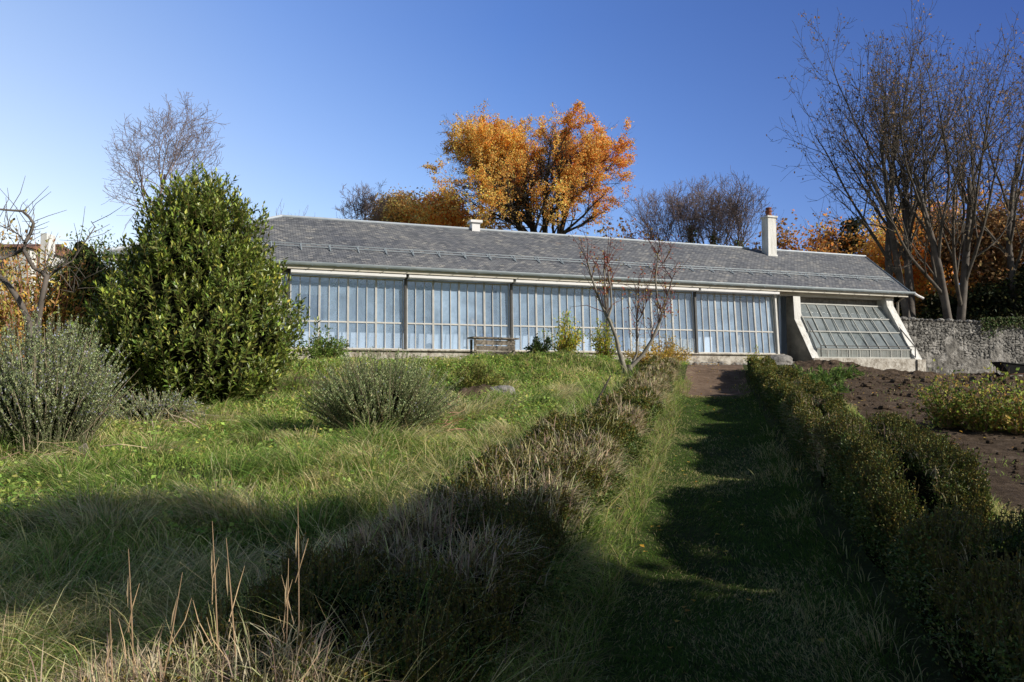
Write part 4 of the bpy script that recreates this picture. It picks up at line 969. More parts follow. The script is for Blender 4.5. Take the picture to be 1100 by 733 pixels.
# pruned tree
def pruned():
    y = 19.2; root = empty('pruned_tree', (at(676, 412, y)[0], y, G(at(676, 412, y)[0], y))); tag(root, 'small pruned tree with red shoots before the glazed front', 'tree')
    z0 = root.location.z; x = root.location.x; b = np.array([x, y, z0-.05]); nb = NB()
    nb.poly([b, at(676, 405, y), at(676, 392, y)], [.12, .1, .085], 8); nb.poly([b+[-.12, 0, 0], at(671, 398, y-.1), at(666, 380, y-.1)], [.09, .075, .06], 8); nb.build('trunk', M['bark_pale'], root, True)
    L = [([(666, 382), (662, 363), (655, 345), (651, 338), (645, 325), (636, 300), (631, 281)], .055, .02, -.1), ([(653, 342), (657, 330), (656, 310), (652, 284)], .035, .018, -.2), ([(651, 337), (650, 315), (649, 290)], .03, .02, .1),
         ([(678, 394), (684, 380), (684, 368), (684, 345), (686, 318)], .04, .015, .3), ([(684, 347), (690, 338), (694, 326)], .02, .01, .3), ([(678, 394), (690, 382), (700, 366), (708, 348), (711, 336)], .055, .03, 0), ([(711, 336), (706, 322), (704, 300), (707, 273)], .03, .018, 0), ([(711, 334), (717, 318), (722, 300)], .03, .018, .1), ([(707, 276), (712, 284)], .016, .01, 0)]
    nb = NB(); tips = []
    for pts, a_, c_, dy in L:
        P = [at(px, py, y+dy+.05*math.sin(2*i)) for i, (px, py) in enumerate(pts)]; nn = len(P); nb.poly(P, [a_+(c_-a_)*i/(nn-1) for i in range(nn)], 7)
        tips += P[nn//2:]
    nb.build('limbs', M['bark_pale'], root, True)
    nb = NB(); g = np.random.default_rng(9); ends = []
    for p in tips:
        for _ in range(6):
            d = np.array([g.normal(0, .35), g.normal(0, .35), 1]); d /= np.linalg.norm(d); l = g.uniform(.3, .95); m = p+d*l*.5+g.normal(0, .04, 3); e_ = p+d*l+g.normal(0, .07, 3)
            nb.poly([p, m, e_], [.009, .007, .004], 3, (.2, .1, .08)); ends += [m, e_]
            for _ in range(3):
                q = m+(e_-m)*g.random(); r_ = q+g.normal(0, .13, 3)+[0, 0, .1]; nb.poly([q, r_], [.005, .003], 3, (.28, .1, .08), cap=False); ends.append(r_)
    nb.poly([at(648, 335, y), at(630, 328, y+.2), at(612, 330, y+.3)], [.012, .009, .004], 4, (.2, .1, .08))
    nb.build('shoots', M['straw'], root)
    E = np.array(ends); n = 420; i = g.choice(len(E), n); C = E[i]+g.normal(0, .03, (n, 3)); C2 = at(718, 335, y)+g.normal(0, .14, (60, 3)); C = np.concatenate([C, C2]); n = len(C)
    nb = NB(); nb.leaves(C, unit(n)-[0, 0, .3], unit(n), .06, .045, pal(n, [(.3, .06, .05), (.4, .14, .06), (.3, .24, .06)], .2)); nb.build('leaves', M['leaf'], root)
pruned()
# leaning stick in the left hedge
nb = NB(); nb.poly([at(632, 470, 12.2), at(636, 450, 12.3), at(643, 428, 12.5), at(656, 404, 12.9)], [.022, .02, .018, .012], 6)
nb.poly([at(643, 428, 12.5), at(650, 420, 12.4), at(652, 412, 12.4)], [.008, .006, .003], 4); nb.poly([at(650, 415, 12.7), at(646, 405, 12.8)], [.007, .003], 4)
tag(centre(nb.build('leaning_branch', M['bark_dark'], None, True)), 'dark dead branch leaning out of the left hedge', 'branch')

# wooden bench before the glass
bp = B(5.6, 3.0, 0); bx, by = bp[0], bp[1]; bz = G(bx, by); be = empty('wooden_bench', (bx, by, bz)); tag(be, 'weathered wooden bench table behind the middle rosemary', 'bench')
def L2(a, b, z): return np.array([bx, by, bz])+EV*a+NV*b+[0, 0, z]
nb = NB()
for k in range(4): nb.bar(L2(-.68, -.21+.14*k, .62), L2(.68+.02*k, -.21+.14*k, .6), .125, .045)
nb.build('table_top', M['wood'], be)
nb = NB()
for k in range(3): nb.bar(L2(-.62, .24, .16+.16*k), L2(.62, .24, .15+.16*k), .03, .13)
nb.build('side_boards', M['wood'], be)
for a in (-.58, .58):
    for b in (-.2, .2):
        nb = NB(); nb.bar(L2(a, b, -.05), L2(a, b, .58), .07, .07, up=(1, 0, 0)); nb.build('leg', M['wood'], be)

# rocks, bricks and rubble
def rock(label, px, y, r, seed, name='stone', squash=.65, group=None, xs=1.3, mat='stone'):
    x = at(px, 300, y)[0]; z = G(x, y); nb = NB(); random.seed(seed); blob(nb, np.array([x+seed*.001, y, z+r*squash*.45]), (r*xs, r, r*squash), 18, 12, .28, 1.6)
    o = nb.build(name, M[mat], None, False); tag(centre(o), label, 'stone', group)
rock('large pale boulder at the right end of the low earth bank', 537, 15.6, .26, 1)
rock('dark rounded stone right of the path end below the steps', 834, 24.6, .38, 2)
rock('small grey stone at the head of the right hedge', 826, 22.5, .17, 3)
rock('white flat stone lying under the lean-to greenhouse', 912, 27.0, .3, 4, squash=.3, mat='white')
rock('white flat block beside the flat stone under the greenhouse', 932, 26.6, .2, 5, squash=.35, mat='white')
nb = NB()
for k in range(46):
    t = 10.2+k*.17+random.uniform(-.05, .05); p = B(t, .52+random.uniform(0, .14), 0); r = random.uniform(.06, .15)
    blob(nb, np.array([p[0], p[1], G(p[0], p[1])+r*.4]), (r*1.3, r, r*.8), 9, 7, .3, 2)
tag(centre(nb.build('rubble_edging', M['stone'])), 'row of rough grey rubble along the foot of the plinth', 'rubble', kind='stuff')
# low earth banks on the lawn terrace
def bank(label, px0, px1, y0, y1, h):
    a = at(px0, 300, y0); b = at(px1, 300, y1); n = 60; m_ = 9; V = []
    for i in range(n):
        f = i/(n-1); x = a[0]+(b[0]-a[0])*f; y = y0+(y1-y0)*f; e_ = math.sin(PI*f)**.4
        for j in range(m_):
            q = j/(m_-1)*2-1; yy = y+q*.5; V.append((x, yy, G(x, yy)-.03+h*e_*max(0, 1-q*q)*(1+.9*float(fbm(x*4, yy*4)))))
    nb = NB(); nb.add(V, [[i*m_+j, (i+1)*m_+j, (i+1)*m_+j+1, i*m_+j+1] for i in range(n-1) for j in range(m_-1)])
    tag(centre(nb.build('earth_bank', M['soil'], None, True)), label, 'earth bank')
bank('low bare earth bank beside the right foot of the laurel', 296, 352, 16.4, 16.8, .28)
bank('low crumbling earth bank right of the middle rosemary', 490, 536, 15.3, 15.8, .3)
# plank end at the left rosemary
p = at(93, 490, 8.6); z = G(p[0], p[1]); nb = NB(); nb.bar((p[0]+.06, p[1], z-.04), (p[0]-.1, p[1]+.08, z+.2), .09, .03, up=(0, -1, .3)); tag(centre(nb.build('wooden_plank', M['wood'])), 'short weathered plank end leaning at the left rosemary foot', 'plank')
# dark tarpaulin hump on the terrace
nb = NB(); p = at(572, 385, 22.2); z = G(p[0], p[1]); nu = 20; V = []
for j in range(7):
    for i in range(nu):
        a = 2*PI*i/nu; h = j/6; r = (.62*(1-h**2.2)+.02); V.append((p[0]+r*math.cos(a), p[1]+r*.6*math.sin(a), z+.3*h+.02*math.sin(3*a)))
nb.add(V, [[j*nu+i, j*nu+(i+1) % nu, (j+1)*nu+(i+1) % nu, (j+1)*nu+i] for j in range(6) for i in range(nu)])
tag(centre(nb.build('tarpaulin', M['rubber'], None, True)), 'dark tarpaulin hump on the grass below the second glazed bay', 'tarpaulin')

# wheelbarrow at the far right
wx, wy = at(1090, 400, 20)[0], 20.; wz = G(wx, wy); wb = empty('wheelbarrow', (wx, wy, wz)); tag(wb, 'old wheelbarrow with dark tray standing before the stone wall at right', 'wheelbarrow')
def wp(a, b, c): return np.array([wx+a*.8, wy+b*.7, wz+c*.75])
nb = NB(); T_ = [wp(-.62, -.32, .78), wp(.42, -.34, .66), wp(.42, .34, .66), wp(-.62, .32, .78)]; Bm = [wp(-.3, -.2, .36), wp(.28, -.22, .36), wp(.28, .22, .36), wp(-.3, .2, .36)]
nb.add(T_+Bm, [[4, 5, 1, 0], [5, 6, 2, 1], [6, 7, 3, 2], [7, 4, 0, 3], [7, 6, 5, 4]])
for i in range(4): nb.poly([T_[i], T_[(i+1) % 4]], .014, 6)
nb.build('tray', M['rubber'], wb)
nb = NB()
for s in (-1, 1): nb.poly([wp(-.72, s*.05, .2), wp(-.2, s*.2, .34), wp(.4, s*.26, .36), wp(1.0, s*.3, .62)], .018, 6); nb.poly([wp(-.55, s*.06, .2), wp(-.5, s*.24, .7)], .014, 6)
nb.build('frame', M['rust'], wb)
for s in (-1, 1):
    nb = NB(); nb.poly([wp(.2, s*.24, .36), wp(.32, s*.26, .0), wp(.5, s*.26, .0), wp(.45, s*.26, .38)], .014, 6); nb.build('leg', M['rust'], wb)
nb = NB(); nb.poly([wp(-.68+.17*math.cos(a), 0, .2+.17*math.sin(a)) for a in np.linspace(0, 2*PI, 21)], .035, 8, cap=False); wl = nb.build('tyre', M['rubber'], wb, True)
nb = NB(); nb.poly([wp(-.68, -.08, .2), wp(-.68, .08, .2)], .02, 8)
for a in np.arange(0, 6.2, 1.05): nb.poly([wp(-.68, 0, .2), wp(-.68+.16*math.cos(a), 0, .2+.16*math.sin(a))], .008, 5)
nb.build('rim', M['rust'], wl)

# ================================================================== HEDGES
def hedge(label, w0, w1, y0, y1, h, seed, nleaf, nstraw, side, leaf0=.02, group=None, warm=.0, straw_side=None, gapy=None):
    """box hedge with dead grass grown through it; runs beside the path from y0 to y1"""
    g = np.random.default_rng(seed); wc = (w0+w1)/2; hw = (w1-w0)/2
    ym = (y0+y1)/2; root = empty('box_hedge', (wc+SL*ym, ym, G(wc+SL*ym, ym))); tag(root, label, 'hedge', group)
    def surf(y, th, k=1.):
        """th 0..pi from the left foot over the top to the right foot"""
        e_ = np.clip(np.minimum((y-y0), (y1-y))/.35, 0, 1)**.5
        c, s = np.cos(th), np.sin(th); p = .55 if w0 < 0 else .36; rg = 1. if w0 < 0 else .38
        ex = -np.sign(c)*np.abs(c)**p; ez = np.abs(s)**p
        lm = 1+(.5*rg+.05)*fbm(y*1.5+seed*7, th*1.3+y*.2, 3)+.2*fbm(y*5, th*4+3, 2)
        hh = h*(1+.5*fbm(y*1.1+seed, y*0+1, 3)+1.0*rg*fbm(y*2.6+seed*5, th*.8+2, 3)+.35*rg*fbm(y*9, th*6, 2)-.45*rg*(fbm(y*.9+seed*3, y*0+9, 2) > .12)*(w0 > 0))
        w = wc+.1*fbm(y*1.1, y*0+seed, 2)+ex*hw*lm*k*(.55+.45*e_); z = ez*hh*lm*k*(.35+.65*e_)
        x = w+SL*y; return np.stack([x, y, ground(x, y, False)+z], -1)
    ny_, nt_ = max(12, int((y1-y0)/.12)), 16
    Yg, Tg = np.meshgrid(np.linspace(y0+.06, y1-.06, ny_), np.linspace(0, PI, nt_), indexing='ij'); P = surf(Yg, Tg, .72); P[:, 0, 2] -= .1; P[:, -1, 2] -= .1
    nb = NB(); q = (np.arange(ny_-1)[:, None]*nt_+np.arange(nt_-1)[None]).ravel(); nb.add(P.reshape(-1, 3), np.stack([q, q+nt_, q+nt_+1, q+1], 1))
    for e_, fl in ((0, 1), (ny_-1, -1)):
        nb.add(P[e_], [list(range(nt_))])
    nb.build('light_blocking_core', M['core'], root, True)  # solid dark core added inside the hedge to block light
    # leaves: density falls with distance, size grows
    def ysamp(n):
        u = g.random(n); a = max(y0, .8); pw = -.6; return (a**(1+pw)+u*(y1**(1+pw)-a**(1+pw)))**(1/(1+pw)) if y1 > a else y0+u*(y1-y0)
    n = nleaf; y = ysamp(n); th = g.random(n)*PI; kk = 1-.26*g.random(n)**1.3+.07*g.normal(size=n); C = surf(y, th, kk)
    pat = fbm(C[:, 0]*2+seed, C[:, 1]*2, 3); keep = pat+.35*(g.random(n)-.5) > -.12; C = C[keep]; y = y[keep]; n = len(C)
    out = np.stack([-np.cos(th[keep]), 0*y, np.sin(th[keep])], 1)
    L = leaf0*(1+y*.1)*g.uniform(.7, 1.3, n)
    col = pal(n, [(.05, .08, .02), (.075, .11, .028), (.13, .15, .04), (.2, .16, .05)], .25, [.4, .36, .18, .06])
    nb = NB(); nb.leaves(C, out*.5+unit(n)*.8+[0, 0, .3], out+unit(n)*.6, L, L*.55, col)
    # sprigs that stick up past the clipped surface
    n2 = n//14; y = ysamp(n2); C = surf(y, PI*(.15+.7*g.random(n2)), .97); tip = C+np.array([0, 0, 1])*g.uniform(.04, .13, n2)[:, None]+g.normal(0, .02, (n2, 3))
    nb.tubes(C, tip, .003, .002, 3, (.12, .1, .05)); m_ = 9; i = np.repeat(np.arange(n2), m_); u = g.random((n2*m_, 1)); Cc = C[i]*(1-u)+tip[i]*u; nn = len(Cc); Ls = leaf0*(1+Cc[:, 1]*.1)*.9
    nb.leaves(Cc, unit(nn)+[0, 0, .8], unit(nn), Ls, Ls*.5, pal(nn, [(.08, .1, .022), (.13, .14, .03), (.2, .15, .035)], .2)); nb.build('foliage', M['hedge'], root)
    # dead grass and grey seed stalks
    if nstraw:
        n = nstraw; y = ysamp(n); th = np.clip(g.normal(PI*(.5+.13*side), .55, n), .15, PI-.15) if straw_side is None else np.clip(g.normal(straw_side, .4, n), .05, PI-.05)
        C = surf(y, th, .9); pat = fbm(C[:, 0]*1.3+seed*3, C[:, 1]*1.3, 3); keep = pat+.12*(g.random(n)-.5) > (.03 if y1 < 5.5 or w0 > 0 else -.1); C = C[keep]; th = th[keep]; n = len(C)
        nb = NB(); H = g.uniform(.07, .32, n)*(1-.2*(C[:, 1] > 12))*(.55 if w0 > 0 else 1); Ld = np.stack([-np.cos(th)*.8+g.normal(0, .5, n), g.normal(0, .6, n)], 1); Ld /= np.linalg.norm(Ld, axis=1, keepdims=True)
        W_ = .0036+.0008*C[:, 1]; col = pal(n, [(.48, .41, .3), (.4, .33, .24), (.28, .22, .17), (.38, .38, .2)], .2)
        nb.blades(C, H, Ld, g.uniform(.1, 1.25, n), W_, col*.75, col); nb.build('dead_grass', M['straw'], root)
    return surf
HGL = 'overgrown hedges left of the path'; HGR = 'overgrown hedges right of the path'
hedge('near left hedge bristling with dry stalks in the foreground', -2.25, -.95, .9, 5.2, .46, 1, 110000, 30000, -1, .015, HGL)
hedge('shaded left hedge stretch with brown tips beside the lit grass bank', -2.1, -1.0, 5.1, 9.6, .35, 2, 90000, 6500, 1, .016, HGL)
hedge('sunlit left hedge stretch with pale dead grass and the leaning branch', -1.85, -1.0, 9.5, 14.6, .33, 3, 50000, 14000, 1, .018, HGL)
hedge('far left hedge stretch beside the pruned tree', -1.8, -1.0, 14.5, 20.6, .36, 4, 28000, 12000, 1, .02, HGL)
hedge('near right hedge in deep shade at the bottom corner', .98, 2.0, 1.0, 4.7, .56, 5, 100000, 4000, -1, .015, HGR)
hedge('clipped right hedge block with sunlit top and dark side', .98, 1.9, 4.75, 8.1, .64, 6, 110000, 7000, -1, .014, HGR, straw_side=PI*.3)
hedge('right hedge stretch with grey dead stalks past the clipped block', .98, 1.75, 8.2, 12.6, .52, 7, 60000, 9000, -1, .016, HGR)
hedge('farther right hedge stretch running on toward the steps', .98, 1.75, 12.7, 17.4, .48, 8, 30000, 6000, -1, .019, HGR)
hedge('farthest right hedge stretch with pale flowery top at the path end', .98, 1.65, 17.5, 21.6, .36, 9, 14000, 9000, 0, .024, HGR)

# ================================================================== GRASS
def in_view(x, y, m=1.5): return (np.abs(x) < y*.74+m)
GR = [(.17, .26, .06), (.22, .32, .08), (.28, .35, .1), (.12, .2, .05)]
DRY = [(.46, .42, .22), (.54, .48, .29), (.38, .36, .18)]
def lawn(name, label, n, wlo, whi, ylo, yhi, hlo, hhi, dryf, wid, power=1.3, cond=None, lean=(.2, .95), cols=GR, dirb=(0, 0), hmod=True, dry=DRY, clump=.0, tuft=.0):
    u = rng.random(n*2); p = 1-power; y = (ylo**p+u*(yhi**p-ylo**p))**(1/p)
    lim = y*.74+1.6; xlo = np.maximum(wlo+SL*y, -lim); xhi = np.minimum(whi+SL*y, lim); x = xlo+rng.random(n*2)*(xhi-xlo)
    ok = (xhi > xlo)
    t, d = td(x, y); ok &= (d > .6) | (t > 25)
    if cond is not None: ok &= cond(x, y)
    # thin out where the frustum is narrow
    wt = (xhi-xlo); ok &= rng.random(n*2) < wt/np.max(wt[ok]) * 1.0 + .12
    x = x[ok][:n]; y = y[ok][:n]; m = len(x); ta = None
    if tuft:
        k = rng.integers(0, max(1, m//22), m); sg = .035+.006*y[k]; ox = rng.normal(0, 1, m)*sg; oy = rng.normal(0, 1, m)*sg
        mvd = rng.random(m) < tuft; x = np.where(mvd, x[k]+ox, x); y = np.where(mvd, y[k]+oy, y); ta = np.where(mvd, np.arctan2(oy, ox), rng.random(m)*6.28); big = np.where(mvd, _tab[k % 65536], .3)
        w_ = x-SL*y; t, d = td(x, y); good = (w_ > wlo-.3) & (w_ < whi) & ((d > .6) | (t > 25)); x, y, ta, big = x[good], y[good], ta[good], big[good]; m = len(x)
    if clump: 
        cl = fbm(x*1.7+9, y*1.7, 3); kp = cl+clump*(rng.random(m)-.5)*2 > -.05; x = x[kp]; y = y[kp]; m = len(x)
        if ta is not None: ta = ta[kp]; big = big[kp]
    pn = fbm(x*.55+4, y*.8+2, 3); pn2 = fbm(x*2.2, y*2.2+8, 2)
    H = rng.uniform(hlo, hhi, m)*(1+(1.5*np.clip(pn, -.3, .4)+.8*pn2 if hmod else 0))
    isd = rng.random(m) < np.clip(dryf+1.7*(pn+.0)+.5*pn2, .02, .95)
    col = np.where(isd[:, None], pal(m, dry, .18), pal(m, cols, .22))
    ang = fbm(x*.8, y*.8+30, 2)*14+rng.normal(0, 1.0, m)
    if ta is not None: ang = ta+rng.normal(0, .5, m); H = H*(.5+1.0*big); isd = rng.random(m) < np.clip(dryf+.9*(big-.5)+1.2*pn, .02, .95); col = np.where(isd[:, None], pal(m, dry, .18), pal(m, cols, .22))
    Ld = np.stack([np.cos(ang)+dirb[0], np.sin(ang)+dirb[1]], 1); Ld /= np.linalg.norm(Ld, axis=1, keepdims=True)
    P = np.stack([x, y, ground(x, y)-.01], 1)
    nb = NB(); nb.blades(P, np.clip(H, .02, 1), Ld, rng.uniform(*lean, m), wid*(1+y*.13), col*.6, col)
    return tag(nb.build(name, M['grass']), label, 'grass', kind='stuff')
lawn('long_grass', 'long wild grass of the lawn left of the hedges', 190000, -30, -2.0, 2.0, 21, .08, .24, .2, .0038, 1.15, tuft=.8, lean=(.3, 1.15))
lawn('terrace_grass', 'rough grass on the bank below the glazed front', 28000, -30, -.9, 17, 26, .08, .2, .12, .0042, 1.01, tuft=.7, cond=lambda x, y: td(x, y)[1] < 8)
lawn('lush_grass', 'short lush green grass and clover in front of the rosemary', 30000, -30, -2.2, 5.5, 15, .04, .12, .0, .006, 1.1, cols=[(.17, .28, .06), (.22, .33, .075), (.28, .36, .09)], clump=.15, dry=[(.25, .26, .08)])
lawn('bank_grass', 'fine pale grass spilling from the left hedge onto the path', 17000, -1.2, -.66, 1.8, 20.5, .06, .24, .35, .003, 1.3, dirb=(.2, 0), lean=(.4, 1.3), tuft=.9, dry=[(.4, .36, .22), (.3, .28, .15), (.2, .19, .09)])
lawn('hedge_grass', 'long green and pale grass blades growing up through the left hedge', 20000, -2.5, -.95, 1.5, 20, .25, .65, .18, .0034, 1.2, lean=(.3, 1.2), tuft=.6, clump=.1)
lawn('path_edge_grass', 'green grass fringe along the right hedge foot', 11000, .6, 1.0, 1.8, 22, .03, .12, .05, .0032, 1.3, dirb=(-.3, 0), tuft=.75, cols=[(.07, .12, .03), (.1, .16, .035)])
lawn('path_grass', 'short thin grass and moss growing on the path', 170000, -.85, .85, 2.0, 17.4, .018, .06, .06, .0026, 1.35, cond=lambda x, y: fbm(x*1.3, y*1.3, 3)+.5*(rng.random(len(x))-.5) > -.32+.12*np.exp(-((x-SL*y)/.25)**2), hmod=False, lean=(.3, 1.2), cols=[(.08, .15, .03), (.11, .18, .04), (.06, .11, .025)])
lawn('verge_grass', 'pale dry grass strip between the right hedge and the soil bed', 26000, 1.9, 2.5, 2.2, 22, .05, .18, .45, .004, 1.3, lean=(.4, 1.), dry=[(.42, .38, .2), (.36, .35, .16)])
lawn('bed_grass', 'scattered grass tufts on the dug soil bed', 12000, 2.4, 16, 5, 30, .02, .09, .3, .004, 1.05, tuft=.8, cond=lambda x, y: fbm(x*.6+3, y*1.1, 3)+.3*(rng.random(len(x))-.5) > .08)
lawn('weeds', 'tall dark weedy grass along the outer side of the left hedge', 26000, -3.4, -2.0, 1.6, 12, .15, .4, .12, .0036, 1.3, lean=(.4, 1.3), tuft=.9, cols=[(.06, .1, .025), (.1, .15, .035), (.14, .18, .05)])
# tussocks of long matted grass
def tussocks(name, label, nt, per, wlo, whi, ylo, yhi, rad, hlo, hhi, dryp, wid=.0036):
    y0_ = ylo+(yhi-ylo)*rng.random(nt)**1.4; lim = y0_*.72+1; xlo = np.maximum(wlo+SL*y0_, -lim); xhi = whi+SL*y0_; x0_ = xlo+rng.random(nt)*(xhi-xlo); k = np.repeat(np.arange(nt), per); m = len(k)
    sc_ = rng.uniform(.5, 1.3, nt); ox = rng.normal(0, rad, m)*sc_[k]; oy = rng.normal(0, rad*.8, m)*sc_[k]; x = x0_[k]+ox; y = y0_[k]+oy
    keep = (np.abs(x-SL*y) > HW+.1); x, y, ox, oy, k = x[keep], y[keep], ox[keep], oy[keep], k[keep]; m = len(x)
    q = np.hypot(ox, oy)/rad; bias = rng.random(nt)*6.28; ang = np.arctan2(oy, ox)+rng.normal(0, .35, m); Lx = np.cos(ang)+1.1*np.cos(bias[k]); Ly = np.sin(ang)+1.1*np.sin(bias[k]); Ld = np.stack([Lx, Ly], 1); Ld /= np.linalg.norm(Ld, axis=1, keepdims=True)+1e-6
    dr = rng.random(nt) < dryp; isd = rng.random(m) < np.where(dr, .8, .15)[k]; col = np.where(isd[:, None], pal(m, [(.46, .42, .25), (.38, .36, .18), (.54, .5, .33)], .2), pal(m, [(.16, .25, .06), (.22, .32, .09), (.1, .17, .04)], .25))
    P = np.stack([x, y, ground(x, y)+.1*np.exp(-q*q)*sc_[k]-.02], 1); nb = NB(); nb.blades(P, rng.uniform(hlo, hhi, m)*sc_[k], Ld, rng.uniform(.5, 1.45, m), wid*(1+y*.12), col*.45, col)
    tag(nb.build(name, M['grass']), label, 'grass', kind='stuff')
tussocks('tussock_grass', 'matted tussocks of long green and straw grass dotting the lawn', 190, 300, -14, -2.1, 3.2, 18, .17, .2, .48, .45)
tussocks('bank_tussocks', 'overhanging tufts of grass along both edges of the path', 60, 220, -1.4, -.9, 2.5, 19, .1, .15, .34, .5)
# low broadleaf cover
n = 80000; y = 5.5+rng.random(n)*16.5; x = -2.2+SL*y-rng.random(n)**.9*12; k = (x > -y*.74-1) & (fbm(x*.9+5, y*.9, 3)+.22*(rng.random(n)-.5) > -.02-.12*np.exp(-((y-9)/2.)**2)); x, y = x[k], y[k]; n = len(x)
C = np.stack([x, y, ground(x, y)+rng.uniform(.02, .16, n)], 1); nb = NB(); L_ = rng.uniform(.025, .055, n)*(1+.03*y)
nb.leaves(C, unit(n)*[1, 1, .4], unit(n)*.6+[0, 0, 1], L_, L_*.8, pal(n, [(.2, .33, .08), (.28, .4, .1), (.15, .24, .06), (.4, .42, .12)], .2))
tag(nb.build('clover', M['leaf']), 'low bright green clover and broadleaf weeds among the lawn grass', 'weeds', kind='stuff')
# tall dry stalks in the foreground
def stalk(label, px, py, y, pxb, yb):
    tip = at(px, py, y); xb = at(pxb, 300, yb)[0]; b = np.array([xb, yb, G(xb, yb)]); m1 = b+(tip-b)*.5+[.02, 0, .05]; nb = NB()
    nb.poly([b, b+(tip-b)*.25+[0, 0, .02], m1, b+(tip-b)*.78+[.01, 0, .02], tip], [.0035, .003, .0026, .002, .0008], 5, (.36, .26, .18))
    for f, s in ((.35, 1), (.55, -1), (.7, 1)):
        p_ = b+(tip-b)*f+[0, 0, .02*math.sin(PI*f)]; q_ = p_+np.array([.035*s+random.gauss(0, .02), random.gauss(0, .03), .1]); nb.poly([p_, q_, q_+np.array([.02*s, 0, .07])], [.002, .002, .0006], 4, (.4, .3, .2))
    nb.leaves(np.array([b+(tip-b)*.8]), np.array([tip-b]), np.array([[0, -1., .2]]), .12, .008, np.array([[.42, .33, .22]]))
    tag(centre(nb.build('dry_stalk', M['straw'])), label, 'stalk', 'tall dry stalks in the foreground hedge')
for (px, py, y, pxb, yb, lab) in ((138, 590, 2.3, 150, 2.6, 'thin dry stalk leftmost in the foreground'), (228, 560, 2.5, 238, 2.7, 'forked dry stalk rising left of the tallest one'), (320, 538, 2.7, 318, 2.8, 'tallest upright dry stalk in the foreground'), (196, 615, 2.3, 150, 2.5, 'dry stalk bent over to the right at lower left'), (118, 655, 2.1, 128, 2.3, 'short pale stalk at the lower left corner'), (243, 578, 2.4, 262, 2.6, 'dry stalk leaning left beside the forked one'), (310, 600, 2.6, 300, 2.7, 'short dry stalk at the foot of the tallest')):
    stalk(lab, px, py, y, pxb, yb)

# fallen leaves
n = 640; y = 24-20*rng.random(n)**1.9; w = rng.normal(-.3, .5, n); w[220:] = rng.uniform(2.4, 9, 420); x = w+SL*y; C = np.stack([x, y, ground(x, y)+.03], 1)
nb = NB(); nb.leaves(C, unit(n)*[1, 1, .2], unit(n)*.25+[0, 0, 1], .05, .04, pal(n, [(.5, .32, .05), (.4, .2, .05), (.55, .4, .08)], .2)); tag(nb.build('fallen_leaves', M['leaf']), 'yellow fallen leaves scattered on path and soil', 'leaves', kind='stuff')
# soil clods and dug heaps
n = 2600; nb = NB(); y = 5+rng.random(n)**.9*21; w = 2.5+rng.random(n)*12; x = w+SL*y
for i in range(n):
    t_, d_ = td(x[i], y[i])
    if d_ < 2.0 and t_ < 24.5: continue
    if x[i] > y[i]*.78: continue
    r = (.006+min(.045, random.expovariate(95)))*(1+y[i]*.05)*(1.6 if y[i] > 15 and random.random() < .2 else 1); g_ = random.uniform(.6, 1.3)
    blob(nb, np.array([x[i], y[i], G(x[i], y[i])+r*.3]), (r*1.3, r, r*.8), 6, 5, .35, 2)
tag(nb.build('soil_clods', M['soil'], None), 'clods of dug brown soil scattered over the bed', 'soil', kind='stuff')
def heap(label, px, y, W, Dp, H, seed):
    x = at(px, 300, y)[0]; nx_, ny2 = 46, 26; V = []
    for j in range(ny2):
        for i in range(nx_):
            a = (i/(nx_-1)*2-1); b = (j/(ny2-1)*2-1); k = max(0, 1-a*a-b*b)**.8; xx = x+a*W/2; yy = y+b*Dp/2
            V.append((xx, yy, G(xx, yy)-.04+H*k*(1+1.3*float(fbm(xx*2.2+seed, yy*2.2, 4)))+k*.16*float(fbm(xx*7, yy*7+seed, 3))))
    nb = NB(); nb.add(V, [[j*nx_+i, j*nx_+i+1, (j+1)*nx_+i+1, (j+1)*nx_+i] for j in range(ny2-1) for i in range(nx_-1)]); tag(centre(nb.build('soil_heap', M['soil'], None, False)), label, 'soil heap', 'heaps of dug soil')
heap('dug soil heap below the lean-to greenhouse base', 905, 23.5, 3.6, 2.6, .2, 1); heap('long dug soil heap in front of the stone wall', 985, 22.5, 4.0, 2.2, .2, 2); heap('smaller soil heap near the wheelbarrow', 1050, 24.5, 3.4, 2.2, .2, 3); heap('soil heap tucked against the steps', 868, 25.3, 1.6, 1.4, .2, 4)

# vegetable and berry plants on the bed
PG = 'leafy plants at the left edge of the soil bed'
for i, (px, y, W, H, lab) in enumerate(((858, 20.4, 1.3, .35, 'dark leafy plant farthest along the bed edge'), (885, 19.2, 1.2, .4, 'dark leafy plant second along the bed edge'), (862, 17.4, 1.1, .4, 'broad dark leafy plant behind the right hedge'), (890, 15.9, .9, .38, 'dark leafy plant nearest on the bed edge'), (905, 21.0, 1.0, .55, 'taller green plant below the greenhouse base'))):
    leafy_shrub('garden_plant', lab, 'plant', px, y, W, H, 420, .15, [(.06, .11, .03), (.09, .15, .04), (.13, .19, .05)], 16, (.12, .12, .05), seed=30+i, group=PG, ratio=.32, arch=.8)
BGp = 'berry bushes on the soil bed'
for i, (px, y, W, H, lab) in enumerate(((1012, 11.6, 1.15, .85, 'yellow green berry bush leftmost on the soil bed'), (1052, 11.2, 1.2, .95, 'green berry bush in the middle of the bed group'), (1092, 10.9, 1.3, .95, 'berry bush at the right edge with brown stalks'), (1122, 12.4, 1.2, .75, 'berry bush partly outside the right edge'))):
    leafy_shrub('berry_bush', lab, 'bush', px, y, W*1.05, H*1.15, 1500, .06, [(.16, .22, .05), (.26, .3, .06), (.1, .14, .035), (.35, .26, .08)], 40, (.3, .2, .13), seed=40+i, group=BGp, ratio=.7, arch=.7)

